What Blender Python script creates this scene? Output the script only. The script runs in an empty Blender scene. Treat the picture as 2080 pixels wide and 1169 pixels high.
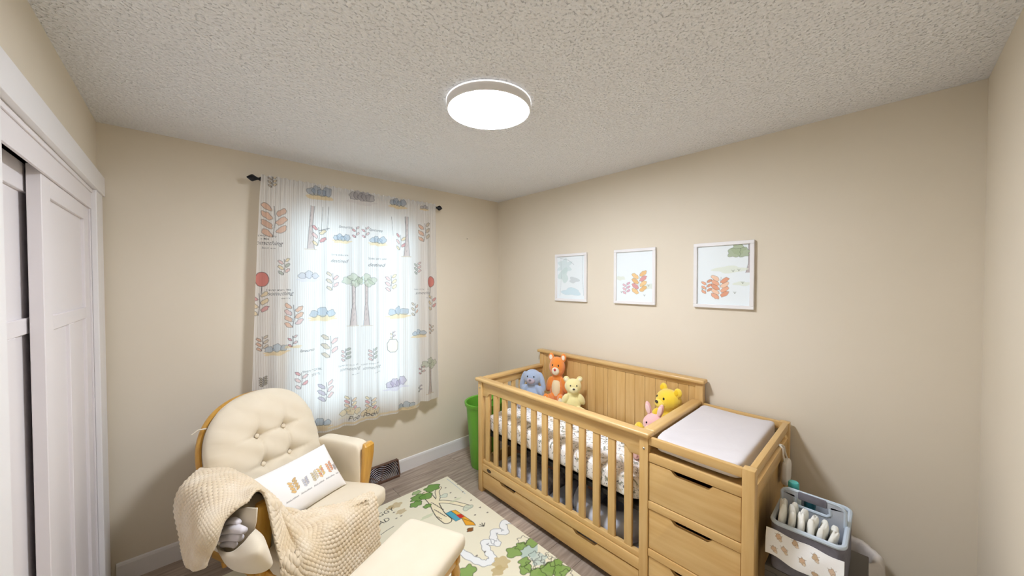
import bpy, bmesh, math, random
import numpy as np
from mathutils import Vector, Matrix

# ------------------------------------------------------------------ camera, world, lights, exposure
SC = bpy.context.scene
COL = SC.collection
W_PX, H_PX = 2080, 1169
FOC, YAW, PITCH, ROLL = 711.96, 0.7491, -0.0187, -0.0011
CAM = np.array([-2.4068, -2.7978, 1.6147])
XL, YN, HC = -2.736, -3.064, 2.44          # left wall, near wall, ceiling height (window wall y=0, crib wall x=0)


def cam_axes():
    f = np.array([math.sin(YAW) * math.cos(PITCH), math.cos(YAW) * math.cos(PITCH), math.sin(PITCH)])
    r = np.array([math.cos(YAW), -math.sin(YAW), 0.0])
    u = np.cross(r, f)
    c, s = math.cos(ROLL), math.sin(ROLL)
    return f, c * r + s * u, -s * r + c * u


CF, CR, CU = cam_axes()
cam_data = bpy.data.cameras.new('camera')
cam_data.sensor_width = 36.0
cam_data.lens = 36.0 * FOC / W_PX
cam_data.clip_start = 0.01
cam = bpy.data.objects.new('camera', cam_data)
COL.objects.link(cam)
M = Matrix.Identity(4)
for i in range(3):
    M[i][0], M[i][1], M[i][2], M[i][3] = CR[i], CU[i], -CF[i], CAM[i]
cam.matrix_world = M
SC.camera = cam

LAMP_STRENGTH = 95.0
world = bpy.data.worlds.new('daylight')
SC.world = world
world.use_nodes = True
world.node_tree.nodes['Background'].inputs[0].default_value = (0.72, 0.88, 1.0, 1)
world.node_tree.nodes['Background'].inputs[1].default_value = 3.1
pl = bpy.data.lights.new('window_portal', 'AREA')
pl.shape = 'RECTANGLE'
pl.size, pl.size_y = 0.98, 1.48
pl.cycles.is_portal = True
po = bpy.data.objects.new('window_portal', pl)
po.location = (-1.45, 0.13, 1.39)
po.rotation_euler = (math.radians(-90), 0, 0)
COL.objects.link(po)
SC.view_settings.view_transform = 'Standard'
SC.view_settings.look = 'None'
SC.view_settings.exposure = 0.43
SC.view_settings.gamma = 1.0
SC.view_settings.use_curve_mapping = False
SC.cycles.glossy_bounces = 2
SC.cycles.transmission_bounces = 4
SC.cycles.max_bounces = 6
SC.cycles.caustics_reflective = False
SC.cycles.caustics_refractive = False
random.seed(7)
RNG = np.random.RandomState(5)


# ------------------------------------------------------------------ pixel -> place helpers
def ray(px):
    return CF + CR * (px[0] - W_PX / 2) / FOC - CU * (px[1] - H_PX / 2) / FOC


def on_x(px, v):
    d = ray(px); return CAM + d * ((v - CAM[0]) / d[0])


def on_y(px, v):
    d = ray(px); return CAM + d * ((v - CAM[1]) / d[1])


def on_z(px, v):
    d = ray(px); return CAM + d * ((v - CAM[2]) / d[2])


# ------------------------------------------------------------------ materials
def lin(c):
    if isinstance(c, str):
        c = c.lstrip('#')
        c = [int(c[i:i + 2], 16) / 255 for i in (0, 2, 4)]
    return tuple(x / 12.92 if x <= 0.04045 else ((x + 0.055) / 1.055) ** 2.4 for x in c)


MATS = {}


def nodes_of(name):
    m = bpy.data.materials.new(name)
    m.use_nodes = True
    return m, m.node_tree.nodes, m.node_tree.links


def mat(name, col, rough=0.6, col2=None, scale=8.0, stretch=(1, 1, 1), bump=0.0, bscale=60.0, metal=0.0, spec=0.5,
        sheen=0.0, emit=None, estr=0.0, rand=0.0, detail=4.0, bdist=0.002, coat=0.0):
    if name in MATS:
        return MATS[name]
    m, N, L = nodes_of(name)
    b = N['Principled BSDF']
    c1 = lin(col) + (1,)
    b.inputs['Base Color'].default_value = c1
    b.inputs['Roughness'].default_value = rough
    b.inputs['Metallic'].default_value = metal
    b.inputs['Specular IOR Level'].default_value = spec
    b.inputs['Coat Weight'].default_value = coat
    if sheen:
        b.inputs['Sheen Weight'].default_value = sheen
        b.inputs['Sheen Roughness'].default_value = 0.6
    if emit:
        b.inputs['Emission Color'].default_value = lin(emit) + (1,)
        b.inputs['Emission Strength'].default_value = estr
    tc = N.new('ShaderNodeTexCoord')
    if col2:
        mp = N.new('ShaderNodeMapping'); mp.inputs['Scale'].default_value = stretch
        L.new(tc.outputs['Object'], mp.inputs[0])
        nz = N.new('ShaderNodeTexNoise'); nz.inputs['Scale'].default_value = scale; nz.inputs['Detail'].default_value = detail
        L.new(mp.outputs[0], nz.inputs['Vector'])
        cr = N.new('ShaderNodeValToRGB')
        cr.color_ramp.elements[0].position = 0.32; cr.color_ramp.elements[1].position = 0.68
        cr.color_ramp.elements[0].color = c1
        cr.color_ramp.elements[1].color = lin(col2) + (1,)
        L.new(nz.outputs['Fac'], cr.inputs[0])
        out = cr.outputs[0]
        if rand:
            oi = N.new('ShaderNodeObjectInfo')
            mr = N.new('ShaderNodeMapRange')
            mr.inputs['To Min'].default_value = 1 - rand; mr.inputs['To Max'].default_value = 1 + rand
            L.new(oi.outputs['Random'], mr.inputs['Value'])
            hs = N.new('ShaderNodeHueSaturation')
            L.new(mr.outputs[0], hs.inputs['Value']); L.new(out, hs.inputs['Color'])
            out = hs.outputs[0]
            ad = N.new('ShaderNodeVectorMath'); ad.operation = 'ADD'
            cb = N.new('ShaderNodeCombineXYZ')
            ml = N.new('ShaderNodeMath'); ml.operation = 'MULTIPLY'; ml.inputs[1].default_value = 37.0
            L.new(oi.outputs['Random'], ml.inputs[0]); L.new(ml.outputs[0], cb.inputs[0]); L.new(ml.outputs[0], cb.inputs[1])
            L.new(mp.outputs[0], ad.inputs[0]); L.new(cb.outputs[0], ad.inputs[1]); L.new(ad.outputs[0], nz.inputs['Vector'])
        L.new(out, b.inputs['Base Color'])
    if bump:
        nb = N.new('ShaderNodeTexNoise'); nb.inputs['Scale'].default_value = bscale; nb.inputs['Detail'].default_value = 3
        L.new(tc.outputs['Object'], nb.inputs['Vector'])
        bp = N.new('ShaderNodeBump'); bp.inputs['Strength'].default_value = bump; bp.inputs['Distance'].default_value = bdist
        L.new(nb.outputs['Fac'], bp.inputs['Height'])
        L.new(bp.outputs[0], b.inputs['Normal'])
    MATS[name] = m
    return m


def wood(axis, kind='crib'):
    st = {'x': (1.2, 14, 14), 'y': (14, 1.2, 14), 'z': (14, 14, 1.2)}[axis]
    if kind == 'crib':
        return mat('crib_wood_' + axis, '#dcb87c', 0.38, '#cfa566', 2.6, st, spec=0.45, rand=0.03, coat=0.15)
    return mat('glider_wood_' + axis, '#dba94c', 0.32, '#c48b32', 3.0, st, spec=0.5, coat=0.25)


def ceiling_mat():
    m, N, L = nodes_of('popcorn_ceiling')
    b = N['Principled BSDF']; b.inputs['Roughness'].default_value = 0.95; b.inputs['Specular IOR Level'].default_value = 0.1
    tc = N.new('ShaderNodeTexCoord')
    v = N.new('ShaderNodeTexVoronoi'); v.inputs['Scale'].default_value = 75; v.inputs['Randomness'].default_value = 1
    n = N.new('ShaderNodeTexNoise'); n.inputs['Scale'].default_value = 48; n.inputs['Detail'].default_value = 5
    n2 = N.new('ShaderNodeTexNoise'); n2.inputs['Scale'].default_value = 105; n2.inputs['Detail'].default_value = 2
    for q in (v, n, n2):
        L.new(tc.outputs['Object'], q.inputs['Vector'])
    b.inputs['Base Color'].default_value = lin('#f0f0f2') + (1,)
    mr = N.new('ShaderNodeMapRange'); mr.inputs[1].default_value = 0.30; mr.inputs[2].default_value = 0.42   # pits between the grains
    L.new(n2.outputs['Fac'], mr.inputs[0])
    a2 = N.new('ShaderNodeMath'); a2.operation = 'ADD'
    ad = N.new('ShaderNodeMath'); ad.operation = 'ADD'
    L.new(v.outputs['Distance'], ad.inputs[0]); L.new(n.outputs['Fac'], ad.inputs[1])
    bp = N.new('ShaderNodeBump'); bp.inputs['Strength'].default_value = 0.9; bp.inputs['Distance'].default_value = 0.006
    L.new(ad.outputs[0], a2.inputs[0]); L.new(mr.outputs[0], a2.inputs[1])
    L.new(a2.outputs[0], bp.inputs['Height']); L.new(bp.outputs[0], b.inputs['Normal'])
    return m


def print_mat(name, rough=0.85, translucent=0.0, bump=0.0, bscale=400):
    """cloth or paper whose printed colours come from the mesh's own colour attribute"""
    m, N, L = nodes_of(name)
    b = N['Principled BSDF']
    b.inputs['Roughness'].default_value = rough; b.inputs['Specular IOR Level'].default_value = 0.2
    at = N.new('ShaderNodeAttribute'); at.attribute_name = 'print'
    L.new(at.outputs['Color'], b.inputs['Base Color'])
    if bump:
        tc = N.new('ShaderNodeTexCoord')
        nb = N.new('ShaderNodeTexNoise'); nb.inputs['Scale'].default_value = bscale
        L.new(tc.outputs['Object'], nb.inputs['Vector'])
        bp = N.new('ShaderNodeBump'); bp.inputs['Strength'].default_value = bump; bp.inputs['Distance'].default_value = 0.002
        L.new(nb.outputs['Fac'], bp.inputs['Height']); L.new(bp.outputs[0], b.inputs['Normal'])
    if translucent:
        t = N.new('ShaderNodeBsdfTranslucent'); L.new(at.outputs['Color'], t.inputs['Color'])
        mx = N.new('ShaderNodeMixShader'); mx.inputs[0].default_value = translucent
        L.new(b.outputs[0], mx.inputs[1]); L.new(t.outputs[0], mx.inputs[2])
        L.new(mx.outputs[0], N['Material Output'].inputs[0])
    return m


def glass_mat():
    m, N, L = nodes_of('window_glass')
    N.remove(N['Principled BSDF'])
    tr = N.new('ShaderNodeBsdfTransparent'); tr.inputs[0].default_value = (0.96, 0.98, 0.98, 1)
    gl = N.new('ShaderNodeBsdfGlossy'); gl.inputs['Roughness'].default_value = 0.02
    fr = N.new('ShaderNodeFresnel'); fr.inputs[0].default_value = 1.45
    mx = N.new('ShaderNodeMixShader')
    L.new(fr.outputs[0], mx.inputs[0]); L.new(tr.outputs[0], mx.inputs[1]); L.new(gl.outputs[0], mx.inputs[2])
    L.new(mx.outputs[0], N['Material Output'].inputs[0])
    return m


M_WALL = mat('beige_wall_paint', '#e4d9c6', 0.75, '#e1d6c2', 2.0, bump=0.12, bscale=220, bdist=0.001)
M_WHITE = mat('white_trim_paint', '#ece9e8', 0.35, spec=0.4)
M_DOOR = mat('white_door_paint', '#e9e3e3', 0.4, spec=0.4)
M_CREAM = mat('cream_fabric', '#e9dcc4', 0.9, '#e4d6bc', 6, bump=0.15, bscale=500, sheen=0.2, bdist=0.001)
M_WOODG = {a: wood(a, 'glider') for a in 'xyz'}
M_WOOD = {a: wood(a) for a in 'xyz'}
M_WOODB = M_WOOD
M_BLACK = mat('black_metal', '#15151c', 0.35, metal=0.3)
M_GLASS = glass_mat()

# ------------------------------------------------------------------ object helpers
WM = {}


def setp(o, label=None, cat=None, group=None, kind=None):
    if label: o['label'] = label
    if cat: o['category'] = cat
    if group: o['group'] = group
    if kind: o['kind'] = kind
    return o


def thing(name, label, cat, loc=(0, 0, 0), rz=0.0, group=None):
    o = bpy.data.objects.new(name, None)
    o.empty_display_size = 0.1
    COL.objects.link(o)
    o.location = loc; o.rotation_euler = (0, 0, rz)
    WM[o.name] = Matrix.Translation(Vector(loc)) @ Matrix.Rotation(rz, 4, 'Z')
    return setp(o, label, cat, group)


def finish(me, material, smooth):
    if isinstance(material, (list, tuple)):
        for q in material: me.materials.append(q)
    else:
        me.materials.append(material)
    if smooth:
        me.polygons.foreach_set('use_smooth', [True] * len(me.polygons))
        if smooth != 2:
            me.set_sharp_from_angle(angle=math.radians(38))
    me.update()


def obj(name, bm, material, parent=None, local=False, smooth=True, kind=None, label=None, cat=None, group=None):
    """bm: a bmesh or (verts, faces). Coordinates are world ones unless local; a top-level mesh gets its origin at its base."""
    me = bpy.data.meshes.new(name)
    if isinstance(bm, tuple):
        v, f = bm
        me.from_pydata(np.asarray(v).tolist(), [], np.asarray(f).tolist() if not isinstance(f, list) else f)
    else:
        bmesh.ops.recalc_face_normals(bm, faces=bm.faces)
        bm.to_mesh(me); bm.free()
    o = bpy.data.objects.new(name, me)
    COL.objects.link(o)
    if parent is not None:
        WM[o.name] = WM[parent.name]
        o.parent = parent
        if not local:
            me.transform(WM[parent.name].inverted())
    else:
        n = len(me.vertices)
        co = np.empty(n * 3, dtype=np.float32); me.vertices.foreach_get('co', co); co = co.reshape(-1, 3)
        c = Vector((float((co[:, 0].min() + co[:, 0].max()) / 2), float((co[:, 1].min() + co[:, 1].max()) / 2), float(co[:, 2].min())))
        me.transform(Matrix.Translation(-c)); o.location = c
        WM[o.name] = Matrix.Translation(c)
    finish(me, material, smooth)
    return setp(o, label, cat, group, kind)


def struct(name, bm, material, parent=None, smooth=False, label=None):
    return obj(name, bm, material, parent, smooth=smooth, kind=None if parent else 'structure', label=label)


def B():
    return bmesh.new()


def box(bm, x0, x1, y0, y1, z0, z1, bev=0.0, seg=2, mtx=None):
    x0, x1 = min(x0, x1), max(x0, x1); y0, y1 = min(y0, y1), max(y0, y1); z0, z1 = min(z0, z1), max(z0, z1)
    mm = Matrix.Translation(((x0 + x1) / 2, (y0 + y1) / 2, (z0 + z1) / 2)) @ Matrix.Diagonal((x1 - x0, y1 - y0, z1 - z0, 1))
    r = bmesh.ops.create_cube(bm, size=1.0, matrix=mm)
    vs = r['verts']
    if bev:
        es = list({e for v in vs for e in v.link_edges})
        rr = bmesh.ops.bevel(bm, geom=es, offset=bev, segments=seg, profile=0.5, affect='EDGES')
        vs = list({v for f in rr['faces'] for v in f.verts} | {v for v in vs if v.is_valid})
    if mtx is not None:
        bmesh.ops.transform(bm, matrix=mtx, verts=[v for v in vs if v.is_valid])
    return bm


def bx(*a, **k):
    return box(B(), *a, **k)


def tube(bm, pts, r, n=10, closed=False, cap=True, flat=(1.0, 1.0), up=None):
    pts = [Vector(p) for p in pts]
    rs = r if isinstance(r, (list, tuple)) else [r] * len(pts)
    rings = []
    ref = Vector(up) if up else None
    k = len(pts)
    for i, p in enumerate(pts):
        a = pts[(i - 1) % k] if (closed or i > 0) else p
        b = pts[(i + 1) % k] if (closed or i < k - 1) else p
        t = (b - a).normalized()
        if ref is None:
            ref = Vector((0, 0, 1)) if abs(t.z) < 0.9 else Vector((1, 0, 0))
        s = t.cross(ref).normalized()
        u = s.cross(t).normalized()
        if up is None: ref = u
        rings.append([bm.verts.new(p + s * math.cos(2 * math.pi * j / n) * rs[i] * flat[0] + u * math.sin(2 * math.pi * j / n) * rs[i] * flat[1]) for j in range(n)])
    for i in range(k if closed else k - 1):
        A, C = rings[i], rings[(i + 1) % k]
        for j in range(n):
            bm.faces.new((A[j], A[(j + 1) % n], C[(j + 1) % n], C[j]))
    if cap and not closed:
        bm.faces.new(rings[0][::-1]); bm.faces.new(rings[-1])
    return bm


def lathe(bm, prof, n=40, c=(0, 0, 0), sx=1.0, sy=1.0, mtx=None):
    rings = []
    for (r, z) in prof:
        if r < 1e-6:
            rings.append([bm.verts.new((c[0], c[1], c[2] + z))])
        else:
            rings.append([bm.verts.new((c[0] + sx * r * math.cos(2 * math.pi * j / n), c[1] + sy * r * math.sin(2 * math.pi * j / n), c[2] + z)) for j in range(n)])
    for A, C in zip(rings, rings[1:]):
        for j in range(n):
            j2 = (j + 1) % n
            if len(A) == 1 and len(C) == 1: continue
            if len(A) == 1: bm.faces.new((A[0], C[j2], C[j]))
            elif len(C) == 1: bm.faces.new((A[j], A[j2], C[0]))
            else: bm.faces.new((A[j], A[j2], C[j2], C[j]))
    if mtx is not None:
        bmesh.ops.transform(bm, matrix=mtx, verts=[v for R in rings for v in R])
    return bm


def prism(bm, poly, axis, a0, a1, bev=0.0):
    """poly: 2D points in the other two axes (in x,y,z order); extruded along axis from a0 to a1"""
    def P(u, v, a):
        return {'x': (a, u, v), 'y': (u, a, v), 'z': (u, v, a)}[axis]
    A = [bm.verts.new(P(u, v, a0)) for u, v in poly]
    C = [bm.verts.new(P(u, v, a1)) for u, v in poly]
    n = len(poly)
    fs = [bm.faces.new(A), bm.faces.new(C[::-1])]
    for i in range(n):
        fs.append(bm.faces.new((A[i], C[i], C[(i + 1) % n], A[(i + 1) % n])))
    if bev:
        es = list({e for f in fs[:2] for e in f.edges})
        bmesh.ops.bevel(bm, geom=es, offset=bev, segments=2, profile=0.5, affect='EDGES')
    return bm


def ell(bm, c, r, rot=None, u=20, v=12):
    mm = Matrix.Translation(c)
    if rot is not None: mm = mm @ rot
    mm = mm @ Matrix.Diagonal((r[0], r[1], r[2], 1))
    bmesh.ops.create_uvsphere(bm, u_segments=u, v_segments=v, radius=1.0, matrix=mm)
    return bm


def spow(x, p):
    return math.copysign(abs(x) ** p, x)


def cushion(bm, c, h, e1=0.35, e2=0.3, nu=48, nv=24, mtx=None, fn=None):
    """superellipsoid: e1 vertical roundness, e2 plan roundness"""
    rows = []
    for i in range(nv + 1):
        a = -math.pi / 2 + math.pi * i / nv
        row = []
        for j in range(nu):
            b = 2 * math.pi * j / nu
            x = spow(math.cos(a), e1) * spow(math.cos(b), e2); y = spow(math.cos(a), e1) * spow(math.sin(b), e2); z = spow(math.sin(a), e1)
            p = Vector((x * h[0], y * h[1], z * h[2]))
            if fn: p = fn(p)
            p = p + Vector(c)
            if mtx is not None: p = mtx @ p
            row.append(bm.verts.new(p))
            if i in (0, nv): break
        rows.append(row)
    for A, C in zip(rows, rows[1:]):
        for j in range(nu):
            j2 = (j + 1) % nu
            if len(A) == 1: bm.faces.new((A[0], C[j2], C[j]))
            elif len(C) == 1: bm.faces.new((A[j], A[j2], C[0]))
            else: bm.faces.new((A[j], A[j2], C[j2], C[j]))
    return bm


def grid_faces(nx, ny, flip=False):
    i, j = np.meshgrid(np.arange(nx - 1), np.arange(ny - 1), indexing='ij')
    a = (i * ny + j).ravel()
    f = np.stack([a, a + ny, a + ny + 1, a + 1], axis=1)
    return f[:, ::-1] if flip else f


def catmull(P, t):
    """P (n,k) control points, t array in [0,n-1]"""
    n = len(P)
    t = np.clip(t, 0, n - 1 - 1e-6); i = t.astype(int); f = (t - i)[:, None]
    g = lambda k: P[np.clip(k, 0, n - 1)]
    p0, p1, p2, p3 = g(i - 1), g(i), g(i + 1), g(i + 2)
    return 0.5 * (2 * p1 + (p2 - p0) * f + (2 * p0 - 5 * p1 + 4 * p2 - p3) * f ** 2 + (-p0 + 3 * p1 - 3 * p2 + p3) * f ** 3)


def patch(ctrl, nu, nv):
    """ctrl (R,C,3) -> (nu,nv,3) Catmull-Rom patch"""
    R, C, _ = ctrl.shape
    A = np.stack([catmull(ctrl[:, c, :], np.linspace(0, R - 1, nu)) for c in range(C)], axis=1)
    return np.stack([catmull(A[i], np.linspace(0, C - 1, nv)) for i in range(nu)], axis=0)


def set_print(o, rgb):
    me = o.data
    at = me.color_attributes.new('print', 'FLOAT_COLOR', 'POINT')
    rgba = np.ones((len(me.vertices), 4), dtype=np.float32); rgba[:, :3] = rgb
    at.data.foreach_set('color', rgba.ravel())


# ------------------------------------------------------------------ flat print drawn in code (metres)
class Canvas:
    def __init__(s, x0, x1, y0, y1, res, bg):
        s.x0, s.y0, s.res = x0, y0, res
        s.nx, s.ny = int((x1 - x0) / res) + 2, int((y1 - y0) / res) + 2
        s.a = np.ones((s.nx, s.ny, 3)) * np.array(lin(bg))

    def _win(s, xa, xb, ya, yb):
        i0, i1 = max(0, int((xa - s.x0) / s.res) - 1), min(s.nx, int((xb - s.x0) / s.res) + 3)
        j0, j1 = max(0, int((ya - s.y0) / s.res) - 1), min(s.ny, int((yb - s.y0) / s.res) + 3)
        if i1 <= i0 or j1 <= j0: return None
        X, Y = np.meshgrid(s.x0 + np.arange(i0, i1) * s.res, s.y0 + np.arange(j0, j1) * s.res, indexing='ij')
        return i0, i1, j0, j1, X, Y

    def _mix(s, w, msk, col, al):
        i0, i1, j0, j1 = w[:4]
        m = (msk * al)[..., None]
        s.a[i0:i1, j0:j1] = s.a[i0:i1, j0:j1] * (1 - m) + np.array(lin(col)) * m

    def poly(s, pts, col, al=1.0):
        P = np.array(pts); w = s._win(P[:, 0].min(), P[:, 0].max(), P[:, 1].min(), P[:, 1].max())
        if w is None: return
        X, Y = w[4], w[5]; ins = np.zeros(X.shape, bool)
        for k in range(len(P)):
            (xa, ya), (xb, yb) = P[k], P[(k + 1) % len(P)]
            if ya == yb: continue
            c = ((ya > Y) != (yb > Y)) & (X < (xb - xa) * (Y - ya) / (yb - ya) + xa)
            ins ^= c
        s._mix(w, ins.astype(float), col, al)

    def stroke(s, pts, wd, col, al=1.0, closed=False):
        P = list(pts) + ([pts[0]] if closed else [])
        A = np.array(P); w = s._win(A[:, 0].min() - wd, A[:, 0].max() + wd, A[:, 1].min() - wd, A[:, 1].max() + wd)
        if w is None: return
        X, Y = w[4], w[5]; D = np.full(X.shape, 9.0)
        for (xa, ya), (xb, yb) in zip(P, P[1:]):
            dx, dy = xb - xa, yb - ya; q = dx * dx + dy * dy + 1e-12
            t = np.clip(((X - xa) * dx + (Y - ya) * dy) / q, 0, 1)
            D = np.minimum(D, np.hypot(X - xa - t * dx, Y - ya - t * dy))
        s._mix(w, np.clip((wd / 2 - D) / s.res + 0.5, 0, 1), col, al)

    def blob(s, x, y, rx, ry, col, al=0.8, wob=0.15, line=None, lw=0.002, rot=0.0, n=28):
        ph = RNG.uniform(0, 6.28, 3); k = RNG.randint(3, 7)
        pts = []
        for i in range(n):
            t = 2 * math.pi * i / n
            r = 1 + wob * math.sin(k * t + ph[0]) + wob * 0.5 * math.sin((k + 2) * t + ph[1])
            u, v = rx * r * math.cos(t), ry * r * math.sin(t)
            pts.append((x + u * math.cos(rot) - v * math.sin(rot), y + u * math.sin(rot) + v * math.cos(rot)))
        if col: s.poly(pts, col, al)
        if line: s.stroke(pts, lw, line, 0.75, closed=True)
        return pts

    def text(s, t, x, y, size, col, rot=0.0, shear=0.0, al=1.0, mirror=False):
        V, F = text_shape(t, shear)
        c, sn = math.cos(rot), math.sin(rot)
        ox = (V[:, 0].max() + V[:, 0].min()) / 2
        u, v = (V[:, 0] - ox) * size * (-1 if mirror else 1), V[:, 1] * size
        P = np.stack([x + u * c - v * sn, y + u * sn + v * c], axis=1)
        for f in F:
            T = P[f]; w = s._win(T[:, 0].min(), T[:, 0].max(), T[:, 1].min(), T[:, 1].max())
            if w is None: continue
            X, Y = w[4], w[5]
            d = [(T[(k + 1) % 3][0] - T[k][0]) * (Y - T[k][1]) - (T[(k + 1) % 3][1] - T[k][1]) * (X - T[k][0]) for k in range(3)]
            e = 1e-9
            ins = ((d[0] >= -e) & (d[1] >= -e) & (d[2] >= -e)) | ((d[0] <= e) & (d[1] <= e) & (d[2] <= e))
            s._mix(w, ins.astype(float), col, al)

    def at(s, X, Y):
        a = s.a
        fx = np.clip((np.asarray(X) - s.x0) / s.res, 0, s.nx - 1.01); fy = np.clip((np.asarray(Y) - s.y0) / s.res, 0, s.ny - 1.01)
        i, j = fx.astype(int), fy.astype(int); u, v = (fx - i)[:, None], (fy - j)[:, None]
        return a[i, j] * (1 - u) * (1 - v) + a[i + 1, j] * u * (1 - v) + a[i, j + 1] * (1 - u) * v + a[i + 1, j + 1] * u * v


TXT = {}


def text_shape(t, shear):
    k = (t, shear)
    if k not in TXT:
        cu = bpy.data.curves.new('lettering', 'FONT'); cu.body = t; cu.shear = shear; cu.resolution_u = 4
        o = bpy.data.objects.new('lettering', cu); COL.objects.link(o)
        ev = o.evaluated_get(bpy.context.evaluated_depsgraph_get())
        me = ev.to_mesh(); me.calc_loop_triangles()
        V = np.array([v.co[:2] for v in me.vertices]); F = np.array([list(q.vertices) for q in me.loop_triangles])
        ev.to_mesh_clear(); bpy.data.objects.remove(o); bpy.data.curves.remove(cu)
        TXT[k] = (V, F)
    return TXT[k]


for _t, _s in (('something', 0.35), ('I always enjoy', 0.0), ('a little', 0.0), ('I always enjoy a little', 0.0), ('about now', 0.0), ('favourite', 0.35), ('Some paths are', 0.0),
               ('destined', 0.35), ('THEY TOOK', 0.0), ('STEPS', 0.0), ('BOGGY', 0.1), ('AND SAD', 0.1), ('Poo', 0.3), ('Pooh', 0.3)):
    text_shape(_t, _s)


# ================================================================== the room
T = 0.12
WX0, WX1, WZ0, WZ1 = -1.93, -0.97, 0.66, 2.12      # window opening
bm = B()
box(bm, XL - T, WX0, 0, T, 0, HC); box(bm, WX1, T, 0, T, 0, HC)
box(bm, WX0, WX1, 0.10, T, 0, WZ0); box(bm, WX0, -1.364, 0, 0.10, 0, WZ0); box(bm, -1.138, WX1, 0, 0.10, 0, WZ0); box(bm, -1.364, -1.138, 0, 0.10, 0.118, WZ0); box(bm, WX0, WX1, 0, T, WZ1, HC)
struct('wall_back', bm, M_WALL)
struct('wall_right', bx(0, T, YN - T, 0, 0, HC), M_WALL)
struct('wall_front', bx(XL - T, T, YN - T, YN, 0, HC), M_WALL)
CY0, CY1, CZ = -1.40, -0.19, 2.06                 # closet opening
bm = B()
box(bm, XL - T, XL, YN, CY0, 0, HC); box(bm, XL - T, XL, CY1, 0, 0, HC); box(bm, XL - T, XL, CY0, CY1, CZ, HC)
struct('wall_left', bm, M_WALL)
bm = B()
box(bm, XL - 0.75, XL - 0.70, -1.75, 0.0, 0, HC); box(bm, XL - 0.70, XL - T, -1.75, -1.70, 0, HC); box(bm, XL - 0.70, XL - T, -0.02, 0.03, 0, HC)
box(bm, XL - 0.75, XL - T, -1.75, 0.03, CZ + 0.1, CZ + 0.15); box(bm, XL - 0.75, XL - T, -1.75, 0.03, -0.05, 0.0)
struct('wall_closet', bm, M_WALL)
struct('ceiling', bx(XL - T, T, YN - T, T, HC, HC + 0.1), ceiling_mat())

floor = struct('floor', bx(XL - T, T, YN - T, T, -0.10, -0.004), mat('plank_core', '#a3927f', 0.9))
M_PLANK = mat('vinyl_plank', '#b9a898', 0.42, '#8d7d70', 5.0, (1.0, 10, 10), bump=0.08, bscale=90, rand=0.16, detail=8)
row, y = 0, 0.0
while y > YN:
    y2 = max(y - 0.178, YN)
    x = XL - (0.35, 0.95, 0.62, 0.15, 0.8)[row % 5]
    while x < 0:
        a, b = max(x, XL), min(x + 1.22, 0.0)
        if b - a > 0.02:
            obj('plank', bx(a + 0.0008, b - 0.0008, y2 + 0.0008, y - 0.0008, -0.004, 0.0, bev=0.0008, seg=1), M_PLANK, floor, smooth=False)
        x += 1.22
    y = y2; row += 1


def baseboard(name, bm):
    struct(name, bm, M_WHITE)


def bb_profile(bm, axis, wall, sgn, a0, a1):
    pr = [(wall, 0.0), (wall + sgn * 0.013, 0.0), (wall + sgn * 0.013, 0.092), (wall + sgn * 0.010, 0.104), (wall + sgn * 0.004, 0.107), (wall, 0.107)]
    return prism(bm, pr, axis, a0, a1)


bm = B()
for a0, a1 in ((-2.70, -1.374), (-1.128, 0.0)):     # along x on the window wall
    vs = [(0.0, 0.0), (-0.013, 0.0), (-0.013, 0.092), (-0.010, 0.104), (-0.004, 0.107), (0.0, 0.107)]
    A = [bm.verts.new((a0, u, v)) for u, v in vs]; C = [bm.verts.new((a1, u, v)) for u, v in vs]
    bm.faces.new(A); bm.faces.new(C[::-1])
    for i in range(6): bm.faces.new((A[i], C[i], C[(i + 1) % 6], A[(i + 1) % 6]))
baseboard('baseboard_back', bm)
baseboard('baseboard_right', bb_profile(B(), 'y', 0.0, -1, YN, -0.013))
bm = B(); box(bm, XL, -0.013, YN, YN + 0.013, 0, 0.107, 0.003)
baseboard('baseboard_front', bm)
baseboard('baseboard_left', bb_profile(B(), 'y', XL, 1, YN + 0.013, CY0 - 0.14))

# closet casing and doors
bm = B(); box(bm, XL, XL + 0.026, CY0 - 0.16, -0.003, CZ - 0.002, 2.155, 0.002)
struct('trim_1', bm, M_WHITE)                                              # header
bm = B(); box(bm, XL, XL + 0.020, CY1 - 0.01, -0.035, 0, CZ - 0.002, 0.003)
struct('trim_2', bm, M_WHITE)
bm = B(); box(bm, XL, XL + 0.020, CY0 - 0.14, CY0 + 0.012, 0, CZ - 0.002, 0.003)
struct('trim_3', bm, M_WHITE)
bm = B(); box(bm, XL - 0.005, XL + 0.003, CY0 + 0.001, CY1 - 0.001, 1.963, CZ - 0.001, 0.001); box(bm, XL + 0.003, XL + 0.008, CY0 + 0.001, CY1 - 0.001, CZ - 0.020, CZ - 0.003, 0.001)
struct('trim_4', bm, M_DOOR)                                               # fascia hiding the track
bm = B(); box(bm, XL - T, XL - 0.0, CY1 - 0.016, CY1 - 0.0005, 0, CZ, 0.002); box(bm, XL - T, XL, CY0 + 0.0005, CY0 + 0.016, 0, CZ, 0.002)
struct('trim_5', bm, M_DOOR)                                               # jambs


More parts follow.
